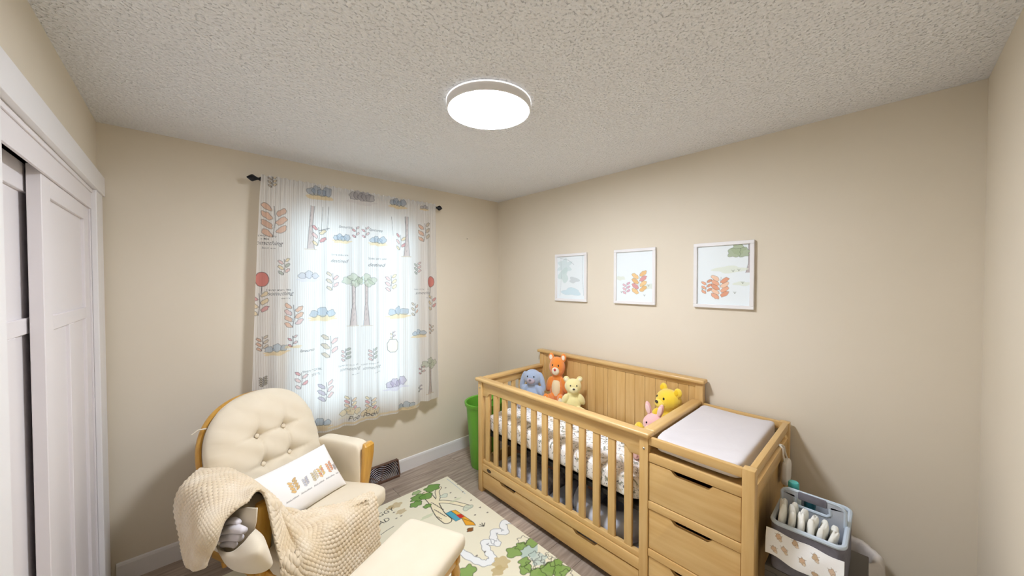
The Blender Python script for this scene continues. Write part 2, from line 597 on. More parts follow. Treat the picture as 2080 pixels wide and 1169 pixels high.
def closet_door(name, xf, y0, y1, st):
    """craftsman sliding door: one upper panel, two lower ones"""
    d = struct(name, bx(xf - 0.026, xf - 0.010, y0 + 0.02, y1 - 0.02, 0.03, 1.96), M_DOOR)
    z0, z1 = 0.012, 1.990

    def pc(nm, a0, a1, b0, b1):
        obj(nm, bx(xf - 0.030, xf, a0, a1, b0, b1, 0.0015, 1), M_DOOR, d, smooth=False)
    pc('stile', y0, y0 + st, z0, z1); pc('stile', y1 - st, y1, z0, z1)
    pc('rail', y0 + st, y1 - st, z1 - 0.09, z1); pc('rail', y0 + st, y1 - st, 1.45, 1.50); pc('rail', y0 + st, y1 - st, z0, z0 + 0.16)
    c = (y0 + y1) / 2
    pc('mullion', c - 0.04, c + 0.04, z0 + 0.16, 1.45)
    return d


closet_door('door_1', XL - 0.006, -0.945, -0.207, 0.100)
closet_door('door_2', XL - 0.042, -1.383, -0.775, 0.05)

# window behind the curtains
win = struct('window_1', bx(WX0, WX1, 0.085, 0.095, WZ0, WZ0 + 0.045, 0.002), M_WHITE)
for a in ((WX0, WX0 + 0.05, WZ0, WZ1), (WX1 - 0.05, WX1, WZ0, WZ1), (WX0, WX1, WZ1 - 0.05, WZ1), ((WX0 + WX1) / 2 - 0.03, (WX0 + WX1) / 2 + 0.03, WZ0, WZ1)):
    obj('window_frame', bx(a[0], a[1], 0.05, 0.10, a[2], a[3], 0.003), M_WHITE, win)
obj('window_sill', bx(WX0 - 0.0, WX1 + 0.0, -0.012, 0.11, WZ0 - 0.012, WZ0 + 0.006, 0.003), M_WHITE, win)
for a, b in ((WX0 + 0.05, (WX0 + WX1) / 2 - 0.03), ((WX0 + WX1) / 2 + 0.03, WX1 - 0.05)):
    obj('pane', bx(a, b, 0.072, 0.076, WZ0 + 0.045, WZ1 - 0.05), M_GLASS, win, smooth=False)

# ================================================================== ceiling light
LC = (-1.372, -1.53)
lamp = thing('ceiling_light', 'round white flush ceiling light with glowing flat disc', 'ceiling light', (LC[0], LC[1], HC - 0.048))
obj('housing', lathe(B(), [(0.0, 2.4399), (0.172, 2.4399), (0.174, 2.436), (0.192, 2.434), (0.193, 2.428), (0.193, 2.402), (0.191, 2.396), (0.186, 2.396), (0.184, 2.402), (0.0, 2.402)], 64, (LC[0], LC[1], 0)),
    mat('lamp_plastic', '#efeceb', 0.4), lamp)
obj('trim_ring', lathe(B(), [(0.1935, 2.4300), (0.1948, 2.4300), (0.1948, 2.4345), (0.1935, 2.4345), (0.1935, 2.4300)], 64, (LC[0], LC[1], 0)),
    mat('lamp_ring', '#ffffff', 0.3, emit='#ffffff', estr=0.9), lamp)
obj('diffuser', lathe(B(), [(0.0, 2.392), (0.10, 2.3925), (0.16, 2.394), (0.180, 2.3965), (0.184, 2.400), (0.0, 2.400)], 64, (LC[0], LC[1], 0)),
    mat('lamp_diffuser', '#ffffff', 0.5, emit='#eef4ff', estr=LAMP_STRENGTH), lamp)

# ================================================================== curtain rod and curtains
RZ, RY = 2.262, -0.088
rod = thing('curtain_rod', 'black metal curtain rod with knob finials above the window', 'curtain rod', (-1.43, -0.088, RZ))
obj('rod', tube(B(), [(-2.045, RY, RZ), (-0.812, RY, RZ)], 0.009, 14), M_BLACK, rod)
for sg, x in ((-1, -2.045), (1, -0.812)):
    pr = [(0.0, 0.0), (0.009, 0.0), (0.013, 0.006), (0.013, 0.012), (0.008, 0.016), (0.008, 0.024), (0.011, 0.03), (0.022, 0.048), (0.021, 0.056), (0.010, 0.070), (0.004, 0.078), (0.0, 0.080)]
    obj('finial', lathe(B(), pr, 20, mtx=Matrix.Translation((x, RY, RZ)) @ Matrix.Rotation(math.radians(90 * sg), 4, 'Y')), M_BLACK, rod)
for x in (-2.03, -0.828):
    bm = B(); tube(bm, [(x, -0.004, RZ - 0.02), (x, -0.05, RZ - 0.02), (x, RY, RZ - 0.012)], 0.005, 8); box(bm, x - 0.01, x + 0.01, -0.006, 0.0, RZ - 0.05, RZ + 0.02, 0.002)
    obj('bracket', bm, M_BLACK, rod)

CV = Canvas(-2.17, -0.74, 0.5, 2.32, 0.0015, '#f7f5f2')
x = -2.17
while x < -0.74:
    CV.stroke([(x, 0.5), (x, 2.32)], 0.0030, '#cfc6bc', 0.55); x += 0.0128


def cpx(px, py):
    q = on_y((px, py), -0.105); return q[0], q[2]


INK, GRN, ORG, YEL, RED, BLU, TAN, PNK, PUR = '#3b3a40', '#93a08a', '#e8a878', '#f1d79a', '#d9646a', '#a9bccb', '#cdb896', '#e9b9b4', '#b9aac2'


def S(px):
    return px * 0.0030


def sprig(px, py, h, cols, n=5, ground=None, al=0.55):
    """a loose spray of leaves in the given colours"""
    x, y = cpx(px, py); h = S(h)
    if ground: CV.blob(x, y - h * 0.5, h * 0.7, h * 0.13, ground, 0.55, 0.2)
    CV.stroke([(x - 0.05 * h, y - h * 0.5), (x + 0.03 * h, y), (x, y + h * 0.5)], 0.0035, INK, 0.8)
    for i in range(n):
        t = -0.38 + 0.84 * i / max(1, n - 1); sg = 1 if i % 2 else -1
        lw = 0.19 * h * (1 - 0.3 * abs(t))
        CV.blob(x + sg * h * 0.2, y + t * h, lw, lw * 0.5, cols[i % len(cols)], al, 0.10, INK, 0.0026, rot=sg * 0.7)


def stones(px, py, w, col, ground=YEL, k=4):
    """rounded pebbles on a wash of ground"""
    x, y = cpx(px, py); w = S(w)
    CV.blob(x, y - w * 0.28, w * 0.62, w * 0.14, ground, 0.6, 0.15)
    for i in range(k):
        u = -0.36 + 0.72 * i / max(1, k - 1)
        CV.blob(x + u * w, y - 0.05 * w + 0.07 * w * (i % 2), w * 0.20, w * (0.17 + 0.06 * (i % 2)), col, 0.6, 0.1, INK, 0.0024)


def tree(px, p0, p1, crown=True, lean=0.0):
    x0, y0 = cpx(px, p1); x1, y1 = cpx(px + lean, p0); w = 0.022
    CV.poly([(x0 - w, y0), (x0 - w * 0.4, (y0 + y1) / 2), (x1 - w * 0.4, y1), (x1 + w * 0.4, y1), (x0 + w * 0.5, (y0 + y1) / 2), (x0 + w, y0)], '#d8c9c4', 0.9)
    CV.stroke([(x0 - w, y0), (x0 - w * 0.4, (y0 + y1) / 2), (x1 - w * 0.5, y1)], 0.003, INK, 0.8)
    CV.stroke([(x0 + w, y0), (x0 + w * 0.5, (y0 + y1) / 2), (x1 + w * 0.5, y1)], 0.003, INK, 0.8)
    CV.stroke([(x0 - w * 1.8, y0 - 0.004), (x0 + w * 1.8, y0 - 0.004)], 0.004, TAN, 0.8)
    for k in range(6):
        CV.stroke([(x0 - w * 0.3 + 0.004 * (k % 3), y0 + (y1 - y0) * (0.1 + 0.13 * k)), (x0 + 0.004 * (k % 2), y0 + (y1 - y0) * (0.16 + 0.13 * k))], 0.002, INK, 0.5)
    if crown:
        for u, v in ((-0.04, 0.02), (0.0, 0.045), (0.04, 0.02), (0.015, 0.0)):
            CV.blob(x1 + u, y1 + v, 0.032, 0.026, '#c3cdb4', 0.6, 0.15, INK, 0.002)


def words(t, px, py, size, shear=0.0, al=0.9, mirror=False):
    x, y = cpx(px, py); CV.text(t, x, y, size * 0.74, INK, shear=shear, al=al, mirror=mirror)


def saying(px, py, al=0.9):
    words('I always enjoy a little', px - 4, py - 9, 0.022, 0, al); words('something', px, py, 0.046, 0.35, al); words('about now', px + 10, py + 8, 0.018, 0, al)


sprig(557, 450, 66, (ORG, ORG, '#dd9a66'), 7)
words('I always enjoy', 541, 480, 0.026); words('a little', 538, 486, 0.022); words('something', 545, 497, 0.05, 0.35); words('about now', 545, 505, 0.024)
tree(631, 418, 505, False, 4); sprig(648, 480, 42, (YEL, RED, PNK), 5)
for a in (653, 664):
    CV.stroke([cpx(a + 3, 420), cpx(a, 468)], 0.0025, INK, 0.8)
CV.stroke([cpx(648, 468), cpx(668, 464)], 0.004, INK, 0.8)
for a in (795, 822):
    CV.stroke([cpx(a, 440), cpx(a + 3, 478)], 0.0025, INK, 0.7)
sprig(815, 492, 40, (YEL, RED, PNK), 5); sprig(862, 472, 50, (ORG, TAN), 6); tree(826, 440, 520, False)
words('favourite', 702, 463, 0.034, 0.35, 0.8); words('favourite', 764, 470, 0.040, 0.35, 0.85)
stones(694, 482, 34, BLU); stones(768, 487, 38, BLU); sprig(722, 472, 26, (RED, PNK), 4); sprig(743, 472, 26, (RED, PNK), 4)
sprig(577, 542, 34, (GRN, PNK, YEL), 6); stones(627, 558, 38, '#c9ccd6', '#e6e4ea', 3); sprig(675, 572, 40, (TAN, PNK), 5)
for px, py in ((532, 567), (875, 572)):
    bxx, byy = cpx(px, py); CV.blob(bxx, byy, 0.036, 0.046, '#e0857c', 0.9, 0.01, INK, 0.004); CV.stroke([(bxx, byy - 0.046), (bxx - 0.004, byy - 0.09)], 0.003, INK)
sprig(527, 618, 46, (YEL, RED, YEL), 6); sprig(878, 615, 40, (YEL, RED), 5)
saying(571, 599); saying(860, 597, 0.7)
words('Some paths are', 767, 527, 0.030, 0, 0.75); words('destined', 766, 541, 0.052, 0.35, 0.85); words('Some paths are', 690, 519, 0.026, 0, 0.6); words('destined', 690, 533, 0.048, 0.35, 0.8)
tree(717, 575, 660); tree(745, 575, 660); sprig(794, 575, 42, (PNK, YEL), 6); sprig(849, 545, 32, (GRN, PNK), 6)
stones(655, 634, 48, BLU, YEL, 3); sprig(597, 642, 50, (ORG, PNK, ORG), 7); stones(809, 631, 50, BLU, YEL, 3); sprig(843, 628, 34, (TAN, ORG), 5)
sprig(533, 698, 30, (ORG, TAN), 6); stones(562, 706, 38, BLU, YEL, 3); sprig(595, 693, 24, (RED, PNK), 4, YEL); words('favourite', 624, 713, 0.034, 0.35)
sprig(670, 703, 50, (TAN, PNK), 5); sprig(703, 721, 30, (PNK, GRN), 6); sprig(757, 719, 30, (PNK, GRN), 6); saying(712, 751, 0.6); saying(757, 748, 0.6)
px_, pz_ = cpx(797, 700); CV.poly([(px_ - .025, pz_ + .045), (px_ - .044, pz_ + .015), (px_ - .040, pz_ - .035), (px_ - .018, pz_ - .056), (px_ + .018, pz_ - .056), (px_ + .040, pz_ - .035), (px_ + .044, pz_ + .015), (px_ + .025, pz_ + .045)], '#f2e7d6', .8)
CV.stroke([(px_ - .025, pz_ + .045), (px_ - .044, pz_ + .015), (px_ - .040, pz_ - .035), (px_ - .018, pz_ - .056), (px_ + .018, pz_ - .056), (px_ + .040, pz_ - .035), (px_ + .044, pz_ + .015), (px_ + .025, pz_ + .045)], .004, INK, .8, True)
sprig(797, 680, 18, (YEL, PNK), 4); stones(851, 675, 36, BLU, YEL, 3); sprig(876, 668, 26, (ORG, TAN), 5)
words('THEY TOOK', 634, 754, 0.030, 0, .8); words('STEPS', 642, 762, 0.030, 0, .8); sprig(612, 772, 36, (PNK, RED, PNK), 5); sprig(662, 794, 44, (PUR, PNK), 6)
stones(805, 776, 50, PUR, '#ddd6e4', 4); tree(873, 742, 797); sprig(858, 752, 22, (RED, PNK), 4); sprig(855, 790, 18, (TAN, PUR), 4)
sprig(535, 775, 20, ('#a79a72', '#8e8560'), 8)
for px in (712, 753):
    sprig(px, 820, 36, (YEL, RED, '#eec48e'), 7, '#f3e6c8'); stones(px, 834, 44, '#f0ddb5', '#f6efdd', 3)
words('Poo', 719, 851, 0.068, .3); words('Pooh', 752, 844, 0.068, .3); stones(650, 858, 40, BLU, YEL, 3); stones(826, 822, 42, BLU, YEL, 3)
sprig(553, 370, 22, ('#b79a70', YEL), 6); stones(648, 389, 46, '#9fb0c4', YEL, 4); stones(735, 398, 54, '#b9b4b8', '#e8e2e0', 5); stones(808, 411, 40, '#9fb0c4', YEL, 4); stones(862, 421, 22, '#b9b4b8', YEL, 3)
CV.stroke([(-2.17, 0.575), (-0.74, 0.575)], 0.016, '#f0dfb8', 0.7)

M_CURT = print_mat('printed_curtain', 0.9, 0.55)


def curtain(name, label, xl, xr, zb, yoff, ph, ztop=2.286):
    nx, nz = 210, 580
    s, q = np.meshgrid(np.linspace(0, 1, nx), np.linspace(0, 1, nz), indexing='ij')
    zbot = zb(s)
    z = ztop + (zbot - ztop) * q + 0.004 * np.sin(s * 95 + ph) * np.exp(-q * 30)
    X = xl(q) + (xr(q) - xl(q)) * s
    amp = 0.0035 + 0.011 * np.clip(q * 2.2, 0, 1)
    fold = amp * (np.sin(s * 2 * math.pi * 4.1 + ph) + 0.55 * np.sin(s * 2 * math.pi * 7.3 + 2.1 * ph + 1.5 * q))
    ruf = 0.004 * np.sin(s * 2 * math.pi * 26 + ph) * np.exp(-q * 9)
    pocket = -0.006 * np.exp(-((z - RZ) / 0.016) ** 2)
    Y = yoff - 0.108 + fold + ruf + pocket
    V = np.stack([X, Y, z], axis=-1).reshape(-1, 3)
    o = obj(name, (V, grid_faces(nx, nz)), M_CURT, smooth=2, label=label, cat='curtain')
    set_print(o, CV.at(V[:, 0], V[:, 2]))
    return o


curtain('window_curtain', 'printed white curtain panel hanging behind the rocking chair', lambda q: -2.052 - 0.075 * q ** 0.8, lambda q: -1.4278 + 0 * q, lambda s: 0.557 + 0 * s, 0.0, 0.4)
curtain('window_curtain', 'printed white curtain panel on the side toward the crib corner', lambda q: -1.4276 + 0 * q, lambda q: -0.808 + 0.030 * q,
        lambda s: 0.557 + 0.035 * np.clip((s - 0.70) / 0.03, 0, 1), 0.003, 2.0)

# ================================================================== crib with changing table
FX = -0.765
crib = thing('convertible_crib', 'honey wood crib joined to a drawer changing table along the cream wall', 'crib', (-0.40, -1.53, 0))


def cw(name, b, ax='z', parent=None, m=None, label=None):
    return obj(name, b, (m or M_WOOD)[ax], parent or crib, label=label)


for y0, y1 in ((-0.690, -0.645), (-2.006, -1.961)):
    cw('post', bx(FX, FX + 0.045, y0, y1, 0, 0.846, 0.003))
cw('post', bx(-0.062, -0.022, -0.690, -0.645, 0, 0.975, 0.003), m=M_WOODB)
cw('post', bx(-0.062, -0.022, -2.018, -1.973, 0, 0.975, 0.003), m=M_WOODB)
# top rails (rounded caps)
cw('cap_rail', bx(FX - 0.010, FX + 0.052, -2.016, -0.616, 0.846, 0.872, 0.009, 3), 'y')
cw('cap_rail', bx(FX + 0.052, -0.064, -0.690, -0.630, 0.846, 0.872, 0.009, 3), 'x')
cw('cap_rail', bx(FX + 0.052, -0.064, -2.014, -1.954, 0.846, 0.872, 0.009, 3), 'x')
cw('cap_rail', bx(-0.082, -0.014, -2.032, -0.627, 0.975, 1.001, 0.010, 3), 'y', m=M_WOODB)


def arch_rail(y0, y1):
    """rail with shaped brackets at both ends (y,z outline)"""
    pts = [(y0, 0.846), (y0, 0.742)]
    L = [(0.055, 0.742), (0.062, 0.748), (0.066, 0.760), (0.074, 0.772), (0.090, 0.778)]
    pts += [(y0 - a, z) for a, z in L] + [(y1 + a, z) for a, z in reversed(L)] + [(y1, 0.742), (y1, 0.846)]
    return pts


cw('front_top_rail', prism(B(), arch_rail(-0.690, -1.961), 'x', FX + 0.010, FX + 0.036, 0.002), 'y')
cw('front_lower_rail', bx(FX + 0.004, FX + 0.036, -1.961, -0.690, 0.166, 0.222, 0.003), 'y')
cw('front_lower_ledge', bx(FX + 0.009, FX + 0.036, -1.961, -0.690, 0.222, 0.252, 0.005), 'y')
for k in range(13):
    c = -0.7364 - 0.0964 * k
    cw('slat', bx(FX + 0.013, FX + 0.032, c - 0.0215, c + 0.0215, 0.250, 0.785, 0.004))
obj('badge', lathe(B(), [(0.0, 0.0025), (0.021, 0.0025), (0.024, 0.001), (0.024, -0.002)], 28, sy=0.5, mtx=Matrix.Translation((FX + 0.0035, -0.772, 0.192)) @ Matrix.Rotation(math.radians(-90), 4, 'Y') @ Matrix.Rotation(math.radians(90), 4, 'Z')),
    mat('badge_brown', '#35230f', 0.35), crib, label='dark oval maker badge')
for y, z in ((-1.985, 0.792), (-0.668, 0.80)):
    obj('bolt', lathe(B(), [(0, 0.002), (0.004, 0.002), (0.006, 0.0), (0.006, -0.002)], 14, mtx=Matrix.Translation((FX - 0.0005, y, z)) @ Matrix.Rotation(math.radians(-90), 4, 'Y')), mat('steel', '#b9b4aa', 0.3, metal=0.8), crib)


def slotted(y0, y1, z0, z1, slots, depth=0.022):
    """drawer front outline with hand cut-outs in its top edge"""
    pts = [(y1, z0), (y1, z1)]
    for a, b in sorted(slots):
        pts += [(a, z1), (a + 0.012, z1 - depth * 0.75), (a + 0.02, z1 - depth), (b - 0.02, z1 - depth), (b - 0.012, z1 - depth * 0.75), (b, z1)]
    pts += [(y0, z1), (y0, z0)]
    return pts


def drawer(y0, y1, z0, z1, slots, back, depth=0.022, fx=FX + 0.008):
    """front plus box; y0 > y1"""
    d = cw('drawer', prism(B(), slotted(y0, y1, z0, z1, slots, depth), 'x', fx, fx + 0.018, 0.002), 'y')
    ya, yb = y1 + 0.02, y0 - 0.02
    cw('drawer_bottom', bx(fx + 0.018, back, ya, yb, z0 + 0.010, z0 + 0.018), 'x', d)
    h = min(z1 - 0.045, z0 + 0.12)
    cw('drawer_side', bx(fx + 0.018, back, ya, ya + 0.012, z0 + 0.018, h), 'x', d)
    cw('drawer_side', bx(fx + 0.018, back, yb - 0.012, yb, z0 + 0.018, h), 'x', d)
    cw('drawer_back', bx(back - 0.012, back, ya + 0.012, yb - 0.012, z0 + 0.018, h), 'y', d)
    return d


drawer(-0.694, -1.957, 0.036, 0.158, [(-1.055, -0.893), (-1.712, -1.550)], -0.09)
# left end panel
cw('end_rail', bx(FX + 0.045, -0.062, -0.676, -0.652, 0.790, 0.846, 0.003), 'x')
cw('end_rail', bx(FX + 0.045, -0.062, -0.676, -0.652, 0.166, 0.252, 0.003), 'x')
for k in range(7):
    c = -0.672 + 0.0875 * k
    cw('slat', bx(c - 0.021, c + 0.021, -0.673, -0.655, 0.250, 0.792, 0.004))
# right end panel of the crib, side of the chest
cw('divider_panel', bx(FX + 0.045, -0.062, -1.998, -1.975, 0.05, 0.846, 0.002), 'x')
# headboard: frame and tongue-and-groove boards
cw('headboard_rail', bx(-0.058, -0.028, -1.973, -0.690, 0.951, 0.975, 0.002), 'y', m=M_WOODB)
cw('headboard_rail', bx(-0.058, -0.028, -1.973, -0.690, 0.22, 0.31, 0.002), 'y', m=M_WOODB)
cw('headboard_stile', bx(-0.057, -0.028, -0.714, -0.690, 0.31, 0.951, 0.001), m=M_WOODB)
E1 = [-0.714, -0.789, -0.864, -0.940, -1.012, -1.084, -1.157, -1.230, -1.302, -1.341]
E2 = [-1.341, -1.413, -1.487, -1.562, -1.637, -1.712, -1.788, -1.864, -1.931, -1.973]
for Ed in (E1, E2):
    for a, b in zip(Ed, Ed[1:]):
        cw('board', bx(-0.052, -0.034, b + 0.0008, a - 0.0008, 0.31, 0.951, 0.0022, 1), m=M_WOODB)
# mattress support
obj('support_frame', box(box(box(box(box(B(), -0.724, -0.704, -1.945, -0.697, 0.438, 0.462), -0.086, -0.066, -1.945, -0.697, 0.438, 0.462), -0.704, -0.086, -0.717, -0.697, 0.438, 0.462),
    -0.704, -0.086, -1.945, -1.925, 0.438, 0.462), -0.704, -0.086, -1.925, -0.717, 0.452, 0.460), mat('support_black', '#171310', 0.6), crib, smooth=False, label='black mattress support frame')
for y in (-1.02, -1.33, -1.64):
    obj('support_bar', bx(-0.70, -0.09, y - 0.03, y + 0.03, 0.405, 0.438, 0.002), mat('red_brown_wood', '#6b3416', 0.5, '#552610', 4, (1, 12, 12)), crib)
cw('lower_stretcher', bx(-0.10, -0.075, -1.96, -0.695, 0.30, 0.40, 0.002), 'y', m={'y': MATS['red_brown_wood']})
# changing table
cw('post', bx(FX, FX + 0.045, -2.446, -2.401, 0, 0.856, 0.003))
cw('post', bx(-0.062, -0.022, -2.446, -2.401, 0, 0.856, 0.003))
cw('tray_rail', bx(FX + 0.004, FX + 0.026, -2.401, -2.006, 0.814, 0.853, 0.003), 'y')
cw('tray_rail', bx(FX + 0.045, -0.062, -2.442, -2.418, 0.814, 0.856, 0.003), 'x')
cw('tray_rail', bx(-0.056, -0.034, -2.401, -2.018, 0.814, 0.853, 0.003), 'y')
cw('chest_rail', bx(FX + 0.006, FX + 0.036, -2.401, -2.006, 0.732, 0.774, 0.003), 'y')
cw('chest_rail', bx(FX + 0.004, FX + 0.036, -2.401, -2.006, 0.501, 0.540, 0.003), 'y')
cw('chest_rail', bx(FX + 0.004, FX + 0.036, -2.401, -2.006, 0.266, 0.304, 0.003), 'y')
cw('chest_rail', bx(FX + 0.004, FX + 0.036, -2.401, -2.006, 0.030, 0.068, 0.003), 'y')
cw('chest_top', bx(FX + 0.036, -0.03, -2.425, -2.0, 0.756, 0.772), 'y')
cw('side_rail', bx(FX + 0.045, -0.062, -2.440, -2.415, 0.715, 0.774, 0.002), 'x')
cw('side_rail', bx(FX + 0.045, -0.062, -2.440, -2.415, 0.03, 0.10, 0.002), 'x')
cw('side_stile', bx(FX + 0.045, FX + 0.10, -2.440, -2.415, 0.10, 0.715, 0.002))
cw('side_stile', bx(-0.11, -0.062, -2.440, -2.415, 0.10, 0.715, 0.002))
cw('side_panel', bx(FX + 0.10, -0.11, -2.430, -2.420, 0.10, 0.715))
cw('back_panel', bx(-0.034, -0.028, -2.401, -2.018, 0.05, 0.756), 'y')
for z0, z1 in ((0.543, 0.729), (0.307, 0.498), (0.071, 0.263)):
    drawer(-2.009, -2.398, z0, z1, [(-2.292, -2.115)], -0.06, 0.024)

# mattress with printed sheet
def mattress():
    x0, x1, y0, y1, z0, z1 = -0.726, -0.072, -1.948, -0.694, 0.464, 0.600
    b = B()
    cx, cy, cz = (x0 + x1) / 2, (y0 + y1) / 2, (z0 + z1) / 2

    def wr(p):
        n = 0.004 * math.sin(p.y * 23 + 3 * math.sin(p.x * 17)) + 0.003 * math.sin(p.x * 41 + p.y * 13)
        top = max(0, p.z / 0.068)
        p.z += n * top
        if abs(p.z) < 0.06: p.x += 0.003 * math.sin(p.y * 40 + p.z * 30) * (1 if p.x > 0 else -1)
        return p
    return cushion(b, (cx, cy, cz), ((x1 - x0) / 2, (y1 - y0) / 2, (z1 - z0) / 2), 0.28, 0.13, 140, 28, fn=wr)


def sheet_mat():
    m, N, L = nodes_of('leaf_print_sheet')
    b = N['Principled BSDF']; b.inputs['Roughness'].default_value = 0.9; b.inputs['Specular IOR Level'].default_value = 0.2
    tc = N.new('ShaderNodeTexCoord')
    prev = None
    for col, sc, lo, hi, w in (('#bfae8a', 12.0, 0.56, 0.64, 0.75), ('#8f9283', 26.0, 0.585, 0.625, 0.9), ('#5c5d66', 62.0, 0.61, 0.645, 0.9)):
        n = N.new('ShaderNodeTexNoise'); n.inputs['Scale'].default_value = sc; n.inputs['Detail'].default_value = 3; n.inputs['Distortion'].default_value = 1.2
        L.new(tc.outputs['Object'], n.inputs['Vector'])
        mr = N.new('ShaderNodeMapRange'); mr.inputs[1].default_value = lo; mr.inputs[2].default_value = hi; mr.inputs[4].default_value = w
        L.new(n.outputs['Fac'], mr.inputs[0])
        mx = N.new('ShaderNodeMix'); mx.data_type = 'RGBA'
        L.new(mr.outputs[0], mx.inputs[0])
        if prev is None: mx.inputs[6].default_value = lin('#f4f1ee') + (1,)
        else: L.new(prev, mx.inputs[6])
        mx.inputs[7].default_value = lin(col) + (1,)
        prev = mx.outputs[2]
    L.new(prev, b.inputs['Base Color'])
    return m


obj('crib_mattress', mattress(), sheet_mat(), smooth=2, label='crib mattress in a white sheet with small leafy print', cat='mattress')

# changing pad
def pad():
    hx, hy = 0.338, 0.184

    def shp(p):
        v = p.y / hy
        if p.z > 0:
            p.z = p.z * (0.62 + 0.38 * min(1, abs(v)) ** 2.2)
        p.z += 0.0015 * math.sin(p.x * 60 + p.y * 20)
        return p
    return cushion(B(), (-0.400, -2.2085, 0.821), (hx, hy, 0.048), 0.35, 0.14, 120, 30, fn=shp)


obj('changing_pad', pad(), mat('pad_cover', '#dcd6d6', 0.85, '#d6d0d1', 3, bump=0.2, bscale=60, bdist=0.003), smooth=2, label='grey contoured changing pad on the changing table top', cat='changing pad')

# ================================================================== picture frames
def picture(y0, y1, z0, z1, label, draw):
    t = thing('picture_frame', label, 'picture', (-0.012, (y0 + y1) / 2, z0), group='white framed nursery prints')
    w = 0.021
    for a in ((y0, y1, z1 - w, z1), (y0, y1, z0, z0 + w)):
        obj('frame_bar', bx(-0.022, -0.001, a[0], a[1], a[2], a[3], 0.0015, 1), M_WHITE, t)
    for a in ((y0, y0 - w, z0 + w, z1 - w), (y1 + w, y1, z0 + w, z1 - w)):
        obj('frame_bar', bx(-0.022, -0.001, a[0], a[1], a[2], a[3], 0.0015, 1), M_WHITE, t)
    ny, nz = 130, 160
    Yg, Zg = np.meshgrid(np.linspace(y0 - w, y1 + w, ny), np.linspace(z0 + w, z1 - w, nz), indexing='ij')
    V = np.stack([np.full(Yg.shape, -0.010), Yg, Zg], axis=-1).reshape(-1, 3)
    o = obj('print_sheet', (V, grid_faces(ny, nz, True)), MATS['paper'], t, smooth=False)
    c = Canvas(0, y0 - y1, 0, z1 - z0, 0.001, '#eaf1f3')
    draw(c)
    set_print(o, c.at(y0 - V[:, 1], V[:, 2] - z0))


MATS['paper'] = print_mat('printed_paper', 0.5)


def tuft(c, x, y, s=0.012):
    for a in (-0.6, 0, 0.6):
        c.stroke([(x, y), (x + a * s, y + s)], 0.0018, '#6d7a66', 0.8)


def leafspray(c, x, y, h, cols, n=7, lc='#5a5148'):
    c.stroke([(x - 0.1 * h, y - h * 0.5), (x, y), (x + 0.05 * h, y + h * 0.5)], 0.002, lc, 0.7)
    for i in range(n):
        t = -0.4 + 0.85 * i / (n - 1); sg = 1 if i % 2 else -1
        c.blob(x + sg * h * 0.2, y + t * h, 0.2 * h, 0.1 * h, cols[i % len(cols)], 0.85, 0.08, lc, 0.0015, rot=sg * 0.6)


def draw1(c):
    c.blob(0.10, 0.30, 0.07, 0.06, '#cfdfe0', 0.7, 0.25); c.blob(0.09, 0.22, 0.05, 0.06, '#c9dcd9', 0.7, 0.25)
    c.stroke([(0.05, 0.37), (0.14, 0.35), (0.20, 0.31)], 0.003, '#9aa3a8', 0.7)
    c.stroke([(0.29, 0.38), (0.285, 0.2), (0.30, 0.05)], 0.003, '#a8b1b5', 0.7)
    c.blob(0.20, 0.18, 0.05, 0.025, '#c6ced0', 0.7, 0.2); c.blob(0.17, 0.08, 0.095, 0.030, '#c8e0e8', 0.75, 0.2, '#b3c6ce', 0.0016)
    c.stroke([(0.06, 0.36), (0.065, 0.2), (0.05, 0.04)], 0.003, '#a8b1b5', 0.6)


def draw2(c):
    c.blob(0.05, 0.19, 0.04, 0.015, '#dde3d2', 0.7); c.blob(0.27, 0.13, 0.06, 0.02, '#d9e0d0', 0.7)
    leafspray(c, 0.20, 0.155, 0.15, ('#ecc27c', '#e6b467', '#d98d8a'), 8); leafspray(c, 0.10, 0.115, 0.08, ('#e3b4bf', '#d7a0b4'), 6)
    for x, y in ((0.27, 0.13), (0.06, 0.08), (0.24, 0.06)): tuft(c, x, y)


def draw3(c):
    c.poly([(0.285, 0.215), (0.298, 0.26), (0.296, 0.38), (0.312, 0.38), (0.310, 0.26), (0.325, 0.215)], '#b7a9a6', 0.9)
    for a in ((0.285, 0.215, 0.298, 0.27), (0.325, 0.215, 0.310, 0.27)):
        c.stroke([(a[0], a[1]), (a[2], a[3]), (a[2], 0.38)], 0.002, '#4c4548', 0.9)
    for u, v in ((0.245, 0.355), (0.27, 0.335), (0.225, 0.335)): c.blob(u, v, 0.035, 0.028, '#a9b795', 0.9, 0.15, '#4e574a', 0.0018)
    c.blob(0.2, 0.235, 0.09, 0.02, '#dfe6d4', 0.7); c.blob(0.27, 0.15, 0.05, 0.012, '#dfe6d4', 0.7)
    leafspray(c, 0.15, 0.125, 0.13, ('#e9a277', '#e08f60', '#f0c3a0'), 9); leafspray(c, 0.075, 0.13, 0.08, ('#e9a277', '#d98a5c'), 6)
    for x, y in ((0.05, 0.11), (0.27, 0.15), (0.23, 0.09), (0.25, 0.225), (0.22, 0.22)): tuft(c, x, y)


picture(-0.788, -1.120, 1.446, 1.850, 'white framed pale blue woodland print, the one closest to the room corner', draw1)
picture(-1.369, -1.692, 1.448, 1.852, 'white framed print with yellow and pink motifs, between two others', draw2)
picture(-1.942, -2.270, 1.450, 1.853, 'white framed print with orange motif and a green tree', draw3)
obj('wall_nail', lathe(B(), [(0.0, 0.010), (0.004, 0.009), (0.004, 0.007), (0.0015, 0.006), (0.0015, 0.0)], 10, mtx=Matrix.Translation((-0.405, 0, 2.027)) @ Matrix.Rotation(math.radians(90), 4, 'X')), M_BLACK,
    label='small dark nail left in the taupe wall', cat='nail')

